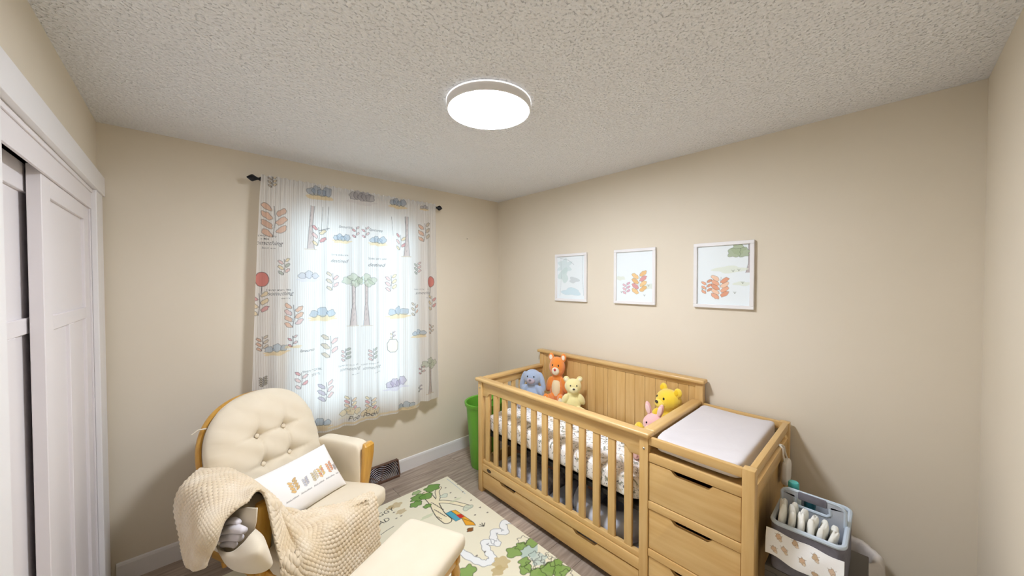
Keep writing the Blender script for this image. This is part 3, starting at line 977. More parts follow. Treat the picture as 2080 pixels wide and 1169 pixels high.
# ================================================================== wall register
vent = thing('floor_register', 'brown metal air register set against the baseboard under the curtains', 'vent', (-1.251, -0.02, 0))
MV = mat('register_brown', '#6a4f41', 0.45, metal=0.2)
X0, X1 = -1.372, -1.130
VPR = [(0.0, 0.0), (-0.055, 0.0), (-0.055, 0.014), (-0.020, 0.128), (0.0, 0.132)]
for xa in (X0, X1 - 0.004):
    obj('register_side', prism(B(), VPR, 'x', xa, xa + 0.004), MV, vent, smooth=False)
obj('register_top', bx(X0 + 0.004, X1 - 0.004, -0.020, 0.0, 0.126, 0.130), MV, vent, smooth=False)
obj('damper', bx(X0 + 0.010, X1 - 0.010, 0.088, 0.091, 0.002, 0.116), MV, vent, smooth=False)


def vp(u, v):           # point on the sloping face: u along x, v up the slope 0..1
    return Vector((X0 + u, -0.0565 + 0.035 * v, 0.016 + 0.112 * v))


MLV = mat('register_louver', '#a29ca6', 0.4, metal=0.2)


def vbar(name, pts, r=0.0016, m=None):
    obj(name, tube(B(), [vp(u, v) + Vector((0, -0.001, 0.0005)) for u, v in pts], r, 6), m or MV, vent)


for a, b in (((0.0, 0.0), (0.242, 0.0)), ((0.0, 1.0), (0.242, 1.0)), ((0.0, 0.0), (0.0, 1.0)), ((0.242, 0.0), (0.242, 1.0))):
    vbar('register_frame', [a, b], 0.006)
obj('register_flange', bx(X0, X1, -0.062, -0.05, 0, 0.018, 0.003), MV, vent)
for k in range(15):
    r = 0.02 + 0.0135 * k
    pts = [(0.075 + r * math.cos(t), r * math.sin(t) / 0.118) for t in np.linspace(0.02, math.pi - 0.02, 40)]
    pts = [q for q in pts if 0.003 < q[0] < 0.239 and q[1] < 0.985]
    run = []
    for q in pts:
        if run and math.hypot(q[0] - run[-1][0], (q[1] - run[-1][1]) * 0.118) > 0.045:
            if len(run) > 2: vbar('louver', run, 0.0024, MLV)
            run = []
        run.append(q)
    if len(run) > 2: vbar('louver', run, 0.0024, MLV)
vbar('rib', [(0.075, 0.02), (0.135, 0.98)], 0.003); vbar('rib', [(0.075, 0.02), (0.005, 0.5)], 0.003)

# ================================================================== waste bin
def waste_bin():
    c = (-0.485, -0.375, 0.0)
    H = 0.565
    t = thing('waste_bin', 'lime green plastic waste bin behind the crib end', 'bin', c)
    g = mat('green_plastic', '#6fb33c', 0.4, spec=0.5)
    bm = B()
    prof = [(0.0, 0.004), (0.115, 0.004), (0.122, 0.0), (0.126, 0.012), (0.165, H - 0.045), (0.166, H - 0.03), (0.178, H - 0.028), (0.182, H - 0.012), (0.182, H), (0.176, H + 0.003), (0.166, H - 0.004), (0.161, H - 0.04), (0.121, 0.014), (0.0, 0.012)]
    lathe(bm, prof, 56, c, 1.0, 0.92)
    obj('bin_body', bm, g, t, smooth=True)
    for a in (math.radians(212), math.radians(32)):
        p = [Vector((c[0] + 0.171 * math.cos(a + d) - 0.016 * math.cos(a) * math.cos(d * 4.5), c[1] + 0.157 * math.sin(a + d) - 0.016 * math.sin(a) * math.cos(d * 4.5), H - 0.004 - 0.035 * math.cos(d * 4.5))) for d in np.linspace(-0.34, 0.34, 9)]
        obj('handle', tube(B(), p, 0.009, 8), g, t)


waste_bin()

# ================================================================== rug
RX0, RX1, RY0, RY1 = -2.33, -0.848, -2.45, -0.335
CVR = Canvas(RX0, RX1, RY0, RY1, 0.002, '#ece6cd')


def rpx(px, py):
    q = on_z((px, py), 0.008); return q[0], q[1]


def rline(pts, w, col, al=1.0, closed=False):
    CVR.stroke([rpx(*q) for q in pts], w, col, al, closed)


def rpoly(pts, col, al=1.0, line=None, lw=0.004):
    P = [rpx(*q) for q in pts]
    CVR.poly(P, col, al)
    if line: CVR.stroke(P, lw, line, 0.85, True)


def rblob(px, py, r, col, al=0.9, line='#2b2b26', sq=0.8, wob=0.14, lw=0.004):
    x, y = rpx(px, py); CVR.blob(x, y, r, r * sq, col, al, wob, line, lw, n=40)


DK = '#2e2a24'


def smooth_px(pts, n=60):
    return [tuple(q) for q in catmull(np.array(pts, float), np.linspace(0, len(pts) - 1, n))]


rblob(803, 1026, 0.05, '#cdbb93', 0.9, None, 0.6); rblob(792, 1030, 0.03, '#c3af84', 0.9, None, 0.5); rblob(815, 1038, 0.035, '#cdbb93', 0.9, None, 0.7)
# tree
TR = smooth_px([(908, 1056), (896, 1046), (888, 1034), (882, 1022), (874, 1012), (866, 1003)])
BRC = smooth_px([(882, 1020), (900, 1018), (925, 1021), (952, 1028)])
BR2 = smooth_px([(884, 1024), (890, 1010), (888, 998), (893, 990)])
for w1, w2 in ((0.070, 0.058),):
    for L_, k in ((TR, 1.0), (BRC, 0.55), (BR2, 0.5)): rline(L_, w1 * k, DK, 1)
    for L_, k in ((TR, 1.0), (BRC, 0.5), (BR2, 0.45)): rline(L_, w2 * k, '#f1e6c4', 1)
for px, py, r in ((878, 990, 0.062), (850, 1010, 0.058), (866, 1007, 0.050), (845, 1023, 0.045), (868, 1027, 0.03)):
    rblob(px, py, r, '#6f9a49', 0.95, DK, 0.7, 0.12, 0.005)
rblob(846, 1000, 0.035, '#8faf6d', 0.8, DK, 0.6); rblob(902, 1006, 0.03, '#cfdac8', 0.7, '#5d6a5d', 0.7); rblob(950, 1030, 0.04, '#c9d2bd', 0.8, '#6b7465', 0.6)
for k in range(14):
    px, py = 876 + 3 * (k % 6) + k * 1.0, 1020 + 2.4 * k
    rline([(px, py), (px + 5, py + 2)], 0.006, DK, 0.8)
rblob(868, 1048, 0.05, '#c7cfa8', 0.6, None, 0.3); rblob(925, 1015, 0.05, '#c7cfa8', 0.5, None, 0.25)
# a plain quilt spread beside the tree
rpoly([(905, 1042), (916, 1037), (938, 1052), (926, 1058)], '#58a7bd', 1, DK)
rpoly([(916, 1037), (925, 1035), (962, 1060), (938, 1052)], '#eeb23f', 1, DK); rpoly([(926, 1045), (936, 1043), (944, 1049), (934, 1052)], '#c8382c', 1, None); rpoly([(938, 1052), (962, 1060), (966, 1066), (946, 1066)], '#e9a836', 1, DK)
rblob(955, 1075, 0.022, '#8b5a2e', 1, DK)
# stream
ST = [(908, 972), (925, 985), (945, 1002)]
rline(ST, 0.004, '#9fb4c0', 0.9)
SL = [(1042, 1058), (1022, 1062), (1026, 1080), (1005, 1078), (1003, 1095), (1010, 1103), (985, 1100), (990, 1118), (1000, 1133), (985, 1143), (960, 1134), (930, 1115)]
SL = smooth_px(SL, 90)
rline(SL, 0.046, '#eef0ee', 1)
for s in (-1, 1):
    pp = [np.array(rpx(*q)) for q in SL]; off = []
    for i, q in enumerate(pp):
        d = pp[min(i + 1, len(pp) - 1)] - pp[max(i - 1, 0)]; d = d / np.linalg.norm(d)
        off.append(tuple(q + s * (0.023 + 0.004 * math.sin(i * 1.3)) * np.array([-d[1], d[0]])))
    CVR.stroke(off, 0.0035, '#5b5f68', 0.8)
# bushes near the crib
rblob(1018, 1142, 0.05, '#cbb787', 0.9, None, 0.9); rblob(1012, 1158, 0.04, '#c5b07f', 0.9, None, 0.8)
rblob(1075, 1118, 0.06, '#b5c9bf', 0.9, None, 0.8); rblob(1095, 1135, 0.05, '#c0cfc6', 0.8, None, 0.8)
for px, py, r in ((1044, 1120, 0.05), (1058, 1108, 0.035), (1082, 1100, 0.045), (1068, 1155, 0.04), (1125, 1150, 0.055), (1140, 1158, 0.05), (1110, 1158, 0.05), (1090, 1168, 0.05), (1135, 1140, 0.03), (1065, 1140, 0.035), (950, 1160, 0.05)):
    rblob(px, py, r, '#86a556', 0.95, DK, 0.8, 0.16)
for px, py in ((1062, 1096), (1095, 1145), (1110, 1135), (1085, 1128), (1120, 1125), (1150, 1165), (1078, 1148)):
    rblob(px, py, 0.035, None, 1, DK, 0.8, 0.2, 0.004)
for px, py in ((930, 983), (915, 1000), (940, 998), (905, 990), (925, 1010), (957, 1015), (975, 1030), (990, 1040), (965, 1045), (800, 1040), (815, 1047), (985, 1120), (968, 1128), (805, 1052)):
    x, y = rpx(px, py); CVR.blob(x, y, 0.008, 0.006, '#6b6252', 0.85, 0.3)
for a in (-0.9, -0.3, 0.3, 0.9):
    x, y = rpx(983, 1068); CVR.stroke([(x, y), (x + 0.03 * math.sin(a), y + 0.035 * math.cos(a))], 0.006, DK, 0.9)
bx0 = rpx(776, 1047)
dirx = np.array(rpx(790, 1041)) - np.array(rpx(762, 1055)); rt = math.atan2(dirx[1], dirx[0])
CVR.text('BOGGY', bx0[0], bx0[1], 0.055, DK, rot=rt, shear=0.1)
bx1 = rpx(768, 1064)
CVR.text('AND SAD', bx1[0] - 0.04, bx1[1] - 0.02, 0.055, DK, rot=rt, shear=0.1)
rline([(800, 1068), (785, 1077), (770, 1088), (760, 1103), (760, 1110)], 0.004, DK)
nx, ny = 500, 700
Xg, Yg = np.meshgrid(np.linspace(RX0, RX1, nx), np.linspace(RY0, RY1, ny), indexing='ij')
Zt = np.full(Xg.shape, 0.008)
V = np.stack([Xg, Yg, Zt], axis=-1).reshape(-1, 3)
F = grid_faces(nx, ny).tolist()
n0 = len(V)
edge = [(RX0, RY0), (RX1, RY0), (RX1, RY1), (RX0, RY1)]
V2 = [(a, b, 0.008) for a, b in edge] + [(a, b, 0.0002) for a, b in edge]
F += [[n0 + i, n0 + (i + 1) % 4, n0 + 4 + (i + 1) % 4, n0 + 4 + i] for i in range(4)] + [[n0 + 7, n0 + 6, n0 + 5, n0 + 4]]
V = np.vstack([V, np.array(V2)])
rug = obj('area_rug', (V, F), print_mat('printed_rug', 0.95, 0, 0.3, 350), smooth=False, label='pale printed rug with trees and a winding stream on the plank floor', cat='rug')
set_print(rug, CVR.at(V[:, 0], V[:, 1]))

# ================================================================== glider rocking chair
CO = np.array([-1.895, -0.765, 0.0]); CA = math.radians(24.8)
EX = np.array([math.cos(CA), math.sin(CA), 0]); EY = np.array([-math.sin(CA), math.cos(CA), 0])


def to_local(P):
    d = np.asarray(P) - CO; return np.array([d @ EX, d @ EY, P[2]])


def LX(px, x0):
    d = ray(px); return to_local(CAM + d * ((x0 - (CAM - CO) @ EX) / (d @ EX)))


def LZ(px, z):
    return to_local(on_z(px, z))


chair = thing('glider_chair', 'cream cushioned wooden glider rocking chair in front of the curtains', 'chair', (float(CO[0]), float(CO[1]), 0.008), CA)


def cp(name, b, m, parent=None, **k):
    return obj(name, b, m, parent or chair, local=True, **k)


TH = math.atan(0.35)
DS = Vector((0, math.sin(TH), math.cos(TH))); DN = Vector((0, -math.cos(TH), math.sin(TH)))
B0 = Vector((-0.018, 0.29 + 0.35 * (0.40 - 0.42), 0.40))
BTN = [(-0.060, 0.223), (0.088, 0.223), (-0.060, 0.376), (0.088, 0.376)]


def back_outline(phi, grow=0.0):
    """radius of the rounded back around its centre (X=0, s=0.30)"""
    c, s = math.cos(phi), math.sin(phi)
    if s >= 0:
        a, b, p = 0.298 + grow, 0.318 + grow, 2.35
    else:
        a, b, p = 0.298 + grow, 0.300 + grow, 3.6
    return 1.0 / ((abs(c) / a) ** p + (abs(s) / b) ** p) ** (1 / p)


def back_cushion():
    bm = B(); nr, na = 46, 120
    def front(x, s, rho, phi):
        puff = 0.088 * max(0.0, 1 - rho ** 3.4) ** 0.55
        d = 0.0
        for bx_, bs in BTN:
            r2 = (x - bx_) ** 2 + (s - bs) ** 2
            d += 0.030 * math.exp(-r2 / (2 * 0.020 ** 2)) + 0.018 * math.exp(-r2 / (2 * 0.055 ** 2))
        inx = math.exp(-max(0, abs(x - 0.014) - 0.075) ** 2 / (2 * 0.06 ** 2)); ins = math.exp(-max(0, abs(s - 0.30) - 0.077) ** 2 / (2 * 0.06 ** 2))
        for bs in (0.223, 0.376): d += 0.020 * math.exp(-abs(s - bs) / 0.008) * inx
        for bx_ in (-0.060, 0.088): d += 0.017 * math.exp(-abs(x - bx_) / 0.008) * ins
        w = 0.0035 * math.sin(phi * 38 + 2 * math.sin(phi * 7)) * max(0, rho - 0.72) / 0.28 * (1 - max(0, rho - 0.95) / 0.05)
        w += 0.0025 * math.sin(x * 40 + s * 55)
        return puff - d * min(1.0, puff / 0.045) + w

    def P(x, s, h):
        return B0 + Vector((x, 0, 0)) + DS * s + DN * (h - 0.022)
    cf = bm.verts.new(P(0, 0.30, front(0, 0.30, 0, 0))); cb = bm.verts.new(P(0, 0.30, -0.055))
    Fr, Bk = [], []
    for i in range(1, nr + 1):
        rho = (i / nr) ** 0.75
        rf, rb = [], []
        for j in range(na):
            phi = 2 * math.pi * j / na; R = back_outline(phi) * rho
            x, s = R * math.cos(phi), 0.30 + R * math.sin(phi)
            rf.append(bm.verts.new(P(x, s, front(x, s, rho, phi))))
            if i < nr: rb.append(bm.verts.new(P(x, s, -0.055 * (1 - rho ** 6) ** 0.5)))
        if i == nr: rb = rf
        Fr.append(rf); Bk.append(rb)
    for j in range(na):
        k = (j + 1) % na
        bm.faces.new((cf, Fr[0][j], Fr[0][k])); bm.faces.new((cb, Bk[0][k], Bk[0][j]))
        for i in range(nr - 1):
            bm.faces.new((Fr[i][j], Fr[i + 1][j], Fr[i + 1][k], Fr[i][k]))
            bm.faces.new((Bk[i][j], Bk[i][k], Bk[i + 1][k], Bk[i + 1][j]))
    return bm


bc = cp('back_cushion', back_cushion(), M_CREAM, smooth=2)
for bx_, bs in BTN:
    p = B0 + Vector((bx_, 0, 0)) + DS * bs + DN * 0.012
    cp('button', ell(B(), p, (0.012, 0.012, 0.007), Vector((0, 0, 1)).rotation_difference(DN).to_matrix().to_4x4(), 16, 10), M_CREAM, bc)
# bentwood hoop behind the cushion
hp = []
for phi in np.linspace(math.radians(-62), math.radians(242), 60):
    R = back_outline(phi, -0.006); hp.append(B0 + Vector((R * math.cos(phi), 0, 0)) + DS * (0.30 + R * math.sin(phi)) - DN * 0.078)
cp('back_hoop', tube(B(), hp, 0.019, 10, flat=(0.62, 1.0), up=tuple(DN)), M_WOODG['z'])
for x in (-0.15, -0.05, 0.05, 0.15):
    s1 = 0.30 + 0.30 * (1 - (abs(x) / 0.30) ** 2.3) ** (1 / 2.3)
    cp('back_spindle', tube(B(), [B0 + Vector((x, 0, 0)) - DN * 0.085 + DS * 0.02, B0 + Vector((x, 0, 0)) - DN * 0.085 + DS * (s1 - 0.03), B0 + Vector((x, 0, 0)) - DN * 0.055 + DS * s1], 0.010, 8), M_WOODG['z'])
cp('cushion_tie', tube(B(), [B0 + Vector((-0.255, 0, 0)) + DS * 0.50 - DN * 0.03, B0 + Vector((-0.275, 0, 0)) + DS * 0.505 - DN * 0.055, B0 + Vector((-0.302, 0, 0)) + DS * 0.492 - DN * 0.062], 0.0075, 6, flat=(1, 0.4)), M_CREAM)


def seat_cushion():
    def shp(p):
        # wider in front of the arms
        y = p.y
        k = 1.0 if y < -0.14 else (0.845 if y > -0.07 else 1.0 - 0.155 * (y + 0.14) / 0.07)
        p.x *= k
        p.z += 0.010 * math.exp(-((p.x / 0.2) ** 2 + (p.y / 0.2) ** 2))
        return p
    return cushion(B(), (0.0, 0.10, 0.350), (0.312, 0.275, 0.060), 0.42, 0.16, 96, 22, fn=shp)


cp('seat_cushion', seat_cushion(), M_CREAM, smooth=2)


def arm_post(sg):
    bm = B()
    path = [(0.306, -0.012, 0.628, 0.030, 0.010), (0.306, -0.020, 0.615, 0.036, 0.018), (0.306, -0.016, 0.56, 0.037, 0.019), (0.304, -0.008, 0.48, 0.033, 0.017), (0.298, 0.004, 0.38, 0.026, 0.016),
            (0.296, 0.02, 0.28, 0.023, 0.016), (0.292, 0.03, 0.20, 0.026, 0.016)]
    rings = []
    for X, Y, z, wx, wy in path:
        ring = []
        for t in range(20):
            a = 2 * math.pi * t / 20
            ring.append(bm.verts.new((sg * X + wx * spow(math.cos(a), 0.45), Y + wy * spow(math.sin(a), 0.45), z)))
        rings.append(ring)
    for A, C in zip(rings, rings[1:]):
        for j in range(20): bm.faces.new((A[j], A[(j + 1) % 20], C[(j + 1) % 20], C[j]))
    bm.faces.new(rings[0]); bm.faces.new(rings[-1][::-1])
    return bm


for sg in (-1, 1):
    cp('arm_post', arm_post(sg), M_WOODG['z'])
    def armshape(p, sg=sg):
        f = (p.y + 0.19) / 0.38
        if p.z > 0: p.z *= 1.0 - 0.10 * f ** 2
        p.x *= 1.0 - 0.10 * max(0, -p.z / 0.14)
        return p
    cp('arm_cushion', cushion(B(), (sg * 0.308, 0.205, 0.480), (0.050, 0.195, 0.145), 0.32, 0.25, 72, 26, fn=armshape), M_CREAM, smooth=2)
    cp('arm_rail', bx(sg * 0.315 - 0.025, sg * 0.315 + 0.025, 0.0, 0.43, 0.325, 0.35, 0.006), M_WOODG['y'])
    cp('seat_rail', bx(sg * 0.275 - 0.014, sg * 0.275 + 0.014, -0.10, 0.42, 0.225, 0.288, 0.006), M_WOODG['y'])
    cp('rear_post', tube(B(), [(sg * 0.27, 0.33, 0.20), (sg * 0.27, 0.37, 0.33), (sg * 0.262, 0.405, 0.50)], 0.018, 10), M_WOODG['z'])
    cp('base_rail', bx(sg * 0.24 - 0.02, sg * 0.24 + 0.02, -0.13, 0.40, 0.022, 0.062, 0.012), M_WOODG['y'])
    cp('base_foot', bx(sg * 0.24 - 0.022, sg * 0.24 + 0.022, -0.16, -0.10, 0.0, 0.03, 0.008), M_WOODG['y'])
    cp('base_foot', bx(sg * 0.24 - 0.022, sg * 0.24 + 0.022, 0.36, 0.42, 0.0, 0.03, 0.008), M_WOODG['y'])
    cp('base_upright', prism(B(), [(0.04, 0.06), (0.24, 0.06), (0.21, 0.12), (0.20, 0.20), (0.08, 0.20), (0.07, 0.12)], 'x', sg * 0.24 - 0.014, sg * 0.24 + 0.014, 0.004), M_WOODG['z'])
    cp('swing_arm', bx(sg * 0.262 - 0.006, sg * 0.262 + 0.006, 0.09, 0.12, 0.10, 0.26, 0.003), mat('steel', '#b9b4aa', 0.3))
cp('front_rail', bx(-0.262, 0.262, -0.095, -0.070, 0.225, 0.288, 0.006), M_WOODG['x'])
cp('rear_rail', bx(-0.262, 0.262, 0.385, 0.41, 0.225, 0.288, 0.006), M_WOODG['x'])
cp('base_stretcher', bx(-0.22, 0.22, -0.02, 0.02, 0.028, 0.058, 0.008), M_WOODG['x'])
cp('base_stretcher', bx(-0.22, 0.22, 0.28, 0.32, 0.028, 0.058, 0.008), M_WOODG['x'])

# side pocket hanging from the arm
rim = [LX((437, 1092), -0.41), LX((445, 1118), -0.445), LX((470, 1124), -0.46), LX((493, 1108), -0.455), LX((508, 1090), -0.43), LX((518, 1078), -0.385)]
mid = [LX((438, 1104), -0.41), LX((455, 1138), -0.46), LX((488, 1145), -0.485), LX((518, 1130), -0.475), LX((535, 1110), -0.44), LX((535, 1095), -0.385)]
low = [LX((440, 1112), -0.40), LX((465, 1153), -0.43), LX((500, 1166), -0.44), LX((533, 1163), -0.43), LX((552, 1148), -0.40), LX((546, 1128), -0.37)]
und = [LX((448, 1108), -0.375), LX((470, 1145), -0.375), LX((505, 1158), -0.375), LX((530, 1155), -0.375), LX((545, 1142), -0.372), LX((542, 1122), -0.365)]
PP = patch(np.array([rim, mid, low, und]), 30, 60)
pk = cp('side_pocket', (PP.reshape(-1, 3), grid_faces(30, 60)), M_CREAM, smooth=2)
so = pk.modifiers.new('cloth', 'SOLIDIFY'); so.thickness = 0.006; so.offset = 0
flap = np.array([[LX((462, 1050), -0.383), LX((490, 1035), -0.383), LX((522, 1035), -0.372)], [LX((452, 1075), -0.392), LX((485, 1062), -0.395), LX((520, 1062), -0.380)],
                 [LX((446, 1100), -0.385), LX((480, 1100), -0.382), LX((516, 1090), -0.376)], [LX((452, 1125), -0.376), LX((490, 1135), -0.374), LX((530, 1120), -0.370)]])
FP = patch(flap, 24, 24)
fl = cp('pocket_backing', (FP.reshape(-1, 3), grid_faces(24, 24)), M_CREAM, smooth=2)
fl.modifiers.new('cloth', 'SOLIDIFY').thickness = 0.004


# rolled cloths stuffed in the pocket
M_CLOTH = mat('white_terry', '#ece7ea', 0.95, '#e6dfe3', 8, bump=0.3, bscale=250, sheen=0.3)
wlabels = ('white rolled cloth lying on top in the chair side pocket', 'white rolled cloth in the middle of the chair side pocket', 'white rolled cloth lowest in the chair side pocket', 'small white cloth end peeking from the chair side pocket')
for (a, b, r, X), lb in zip((((450, 1083), (497, 1081), 0.0175, -0.424), ((449, 1097), (490, 1096), 0.0175, -0.424), ((452, 1110), (478, 1111), 0.0150, -0.424), ((461, 1066), (486, 1065), 0.0140, -0.414)), wlabels):
    p, q = LX(a, X), LX(b, X)
    pts = [Vector(p + (q - p) * t + np.array([0, 0, 0.010 * math.sin(t * 3.1)])) for t in np.linspace(0, 1, 12)]
    Mw = Matrix.Translation((float(CO[0]), float(CO[1]), 0.008)) @ Matrix.Rotation(CA, 4, 'Z')
    rr = [r * (0.35 + 0.65 * math.sin(math.pi * min(1, max(0.0, 0.1 + 0.8 * t))) ** 0.5) for t in np.linspace(0, 1, 12)]
    obj('rolled_cloth', tube(B(), [Mw @ v for v in pts], rr, 14), M_CLOTH, smooth=2, label=lb, cat='cloth', group='white cloths in the chair pocket')

# lumbar pillow
PX0, PY0 = 0.228, 0.135
PC = Vector((-0.028, 0.132, 0.522)); PU = Vector((0.995, 0.01, 0.0)).normalized(); PV = Vector((0, 0.66, 0.75)).normalized(); PN = PU.cross(PV)


def pillow():
    nx, ny = 230, 130
    u, v = np.meshgrid(np.linspace(-1, 1, nx), np.linspace(-1, 1, ny), indexing='ij')
    t = 0.062 * np.clip(1 - np.abs(u) ** 2.6, 0, 1) ** 0.55 * np.clip(1 - np.abs(v) ** 2.2, 0, 1) ** 0.55
    t = t + 0.0018 * np.sin(u * 9 + v * 7) * (1 - u ** 2) * (1 - v ** 2)
    pin = 1 - 0.05 * (1 - np.abs(v)) * 0 - 0.045 * (1 - v ** 2) * np.abs(u) ** 3
    a = u * PX0 * pin; b = v * PY0 * (1 - 0.05 * (1 - u ** 2) * np.abs(v) ** 3)
    base = np.array(PC)[None, None] + a[..., None] * np.array(PU) + b[..., None] * np.array(PV)
    Fr = (base + t[..., None] * np.array(PN)).reshape(-1, 3); Bk = (base - 0.8 * t[..., None] * np.array(PN)).reshape(-1, 3)
    F = np.vstack([grid_faces(nx, ny), grid_faces(nx, ny, True) + nx * ny])
    uv = np.stack([a, b], axis=-1).reshape(-1, 2)
    return np.vstack([Fr, Bk]), F, uv


V, F, UV = pillow()
CVP = Canvas(-0.25, 0.25, -0.14, 0.14, 0.001, '#f5f2ee')
for x, h, cols in ((-0.085, 0.085, ('#e0b25c', '#caa04f')), (-0.025, 0.055, ('#c3c6d2', '#b1b6c6')), (0.030, 0.065, ('#c8b98e', '#d6c9a4')), (0.072, 0.072, ('#eab36a', '#e0c25c', '#d9814f')), (0.135, 0.075, ('#e5a06c', '#d98a58')), (0.172, 0.045, ('#9d9598', '#b6aeb0'))):
    leafspray(CVP, x + 0.02, -0.035 + h * 0.35, h * 0.75, cols, 8, '#8b7a62')
for k in range(26):          # a line of handwriting too small to read
    x = -0.125 + 0.0125 * k
    if k % 6 == 5: continue
    CVP.stroke([(x, -0.062), (x + 0.003, -0.055 - 0.002 * (k % 3)), (x + 0.006, -0.062), (x + 0.009, -0.056), (x + 0.0115, -0.061)], 0.0018, '#55504e', 0.85)
pw = obj('lumbar_pillow', ((lambda Vw: (Vw, F))(np.array([(Mw @ Vector(q))[:] for q in V]))), print_mat('pillow_cotton', 0.9, 0, 0.15, 500), smooth=2, label='white oblong pillow with a small printed row, leaning in the rocking chair', cat='pillow')
rgb = np.ones((len(V), 3)) * np.array(lin('#f5f2ee')); rgb[:len(UV)] = CVP.at(UV[:, 0], UV[:, 1]); set_print(pw, rgb)


# knitted throw
def solids():
    from mathutils.bvhtree import BVHTree
    out = []
    for o in chair.children:
        if o.name.split('.')[0] in ('back_cushion', 'seat_cushion', 'arm_cushion', 'arm_post'):
            out.append(BVHTree.FromPolygons([v.co for v in o.data.vertices], [tuple(p.vertices) for p in o.data.polygons]))
    return out


def drape(P, nu, nv, gap=0.011):
    """lift the cloth off the chair parts and the front of the pillow it lies on, then refine"""
    TS = solids()
    pc, pu, pv, pn = (np.array(q) for q in (PC, PU, PV, PN))
    Q = P.copy(); n0, n1, _ = P.shape

    def resolve(Q):
        F = Q.reshape(-1, 3)
        for t in TS:
            for k in range(len(F)):
                loc, nn, _, d = t.find_nearest(F[k], 0.09)
                if loc is None: continue
                sd = (Vector(F[k]) - loc).dot(nn)
                if sd < 0 or d < gap: F[k] = np.array(loc + nn * gap)
        rel = F - pc
        a, b, h = rel @ pu / PX0, rel @ pv / PY0, rel @ pn
        ins = (np.abs(a) < 1.06) & (np.abs(b) < 1.02)
        t = 0.064 * np.clip(1 - np.abs(a) ** 2.6, 0, 1) ** 0.55 * np.clip(1 - np.abs(b) ** 2.2, 0, 1) ** 0.55
        need = np.where(ins & (h > -0.09) & (h < t + gap), t + gap - h, 0.0)
        F += need[:, None] * pn
        return F.reshape(n0, n1, 3)

    for it in range(9):
        Q = resolve(Q)
        D = Q - P
        for _ in range(3):
            E_ = np.pad(D, ((1, 1), (1, 1), (0, 0)), mode='edge')
            D = 0.5 * D + 0.125 * (E_[2:, 1:-1] + E_[:-2, 1:-1] + E_[1:-1, 2:] + E_[1:-1, :-2])
        Q = P + D
    return patch(resolve(Q), nu, nv)


def throw():
    R = []
    R.append([LX(q, -0.50) for q in ((386, 1146), (392, 1152), (400, 1156), (408, 1156), (416, 1154), (425, 1147))])
    R.append([LX(q, x) for q, x in zip(((374, 1095), (384, 1092), (398, 1092), (412, 1090), (428, 1088), (442, 1082)), (-.47, -.49, -.505, -.51, -.50, -.475))])
    R.append([LX(q, x) for q, x in zip(((359, 1030), (376, 1030), (398, 1034), (420, 1038), (444, 1044), (468, 1048)), (-.435, -.45, -.465, -.47, -.46, -.44))])
    R.append([LX(q, x) for q, x in zip(((380, 984), (400, 986), (424, 992), (450, 1003), (476, 1018), (503, 1027)), (-.40, -.405, -.41, -.41, -.40, -.395))])
    R.append([LZ(q, z) for q, z in zip(((438, 950), (460, 956), (482, 968), (502, 984), (520, 1000), (536, 1016)), (.665, .672, .672, .670, .667, .664))])
    R.append([np.array(q) for q in ((-.252, .20, .60), (-.252, .13, .60), (-.246, .07, .600), (-.240, .00, .565), (-.250, -.085, .465), (-.318, -.185, .27))])
    R.append([np.array(q) for q in ((-.215, .11, .50), (-.205, .04, .462), (-.205, -.05, .442), (-.215, -.14, .432), (-.235, -.205, .375), (-.245, -.235, .20))])
    for b0, b1, X in (((602, 1047), (606, 1062), -.12), ((655, 1037), (664, 1050), -.01), ((705, 1024), (712, 1036), .095), ((740, 1008), (748, 1020), .165)):
        R.append([LZ(b0, .430), LZ(b1, .438), np.array((X, -.165, .438)), np.array((X, -.210, .405)), np.array((X - .005, -.232, .27)), np.array((X - .012, -.240, .12))])
    C = np.array(R)
    nu, nv = 600, 330
    P = drape(patch(C, 110, 60), nu, nv)
    du = np.gradient(P, axis=0); dv = np.gradient(P, axis=1)
    n = np.cross(du, dv); n /= np.linalg.norm(n, axis=-1, keepdims=True) + 1e-9
    if n[nu * 3 // 4, nv // 4, 2] < 0: n = -n
    Lu = np.cumsum(np.linalg.norm(du, axis=-1).mean(axis=1)); Lv = np.cumsum(np.linalg.norm(dv, axis=-1).mean(axis=0))
    a, b = np.meshgrid(Lu / 0.0185, Lv / 0.0150, indexing='ij')
    row = np.floor(b)
    st = np.abs(np.sin(math.pi * (a + 0.5 * (row % 2)))) ** 0.7 * np.abs(np.sin(math.pi * b)) ** 0.6
    h = 0.0105 * st + 0.003 * np.sin(a * 0.35 + 2 * np.sin(b * 0.21)) + 0.002 * np.sin(b * 0.5)
    return (P + n * h[..., None]).reshape(-1, 3), grid_faces(nu, nv)


V, F = throw()
tw = obj('knit_throw', (np.array([(Mw @ Vector(q))[:] for q in V]), F), mat('chunky_wool', '#ecddc4', 0.95, '#e0cba8', 12, sheen=0.3), smooth=2,
         label='chunky cream knitted throw draped over the rocking chair arm and seat', cat='blanket')
sm = tw.modifiers.new('yarn', 'SOLIDIFY'); sm.thickness = 0.007; sm.offset = -1

# ================================================================== ottoman
OL = CO + EX * (-0.105) + EY * (-0.632)
ott = thing('ottoman', 'cream cushioned gliding footstool on the rug before the rocking chair', 'footstool', (float(OL[0]), float(OL[1]), 0.008), CA)


def oc(name, b, m, **k):
    return obj(name, b, m, ott, local=True, **k)


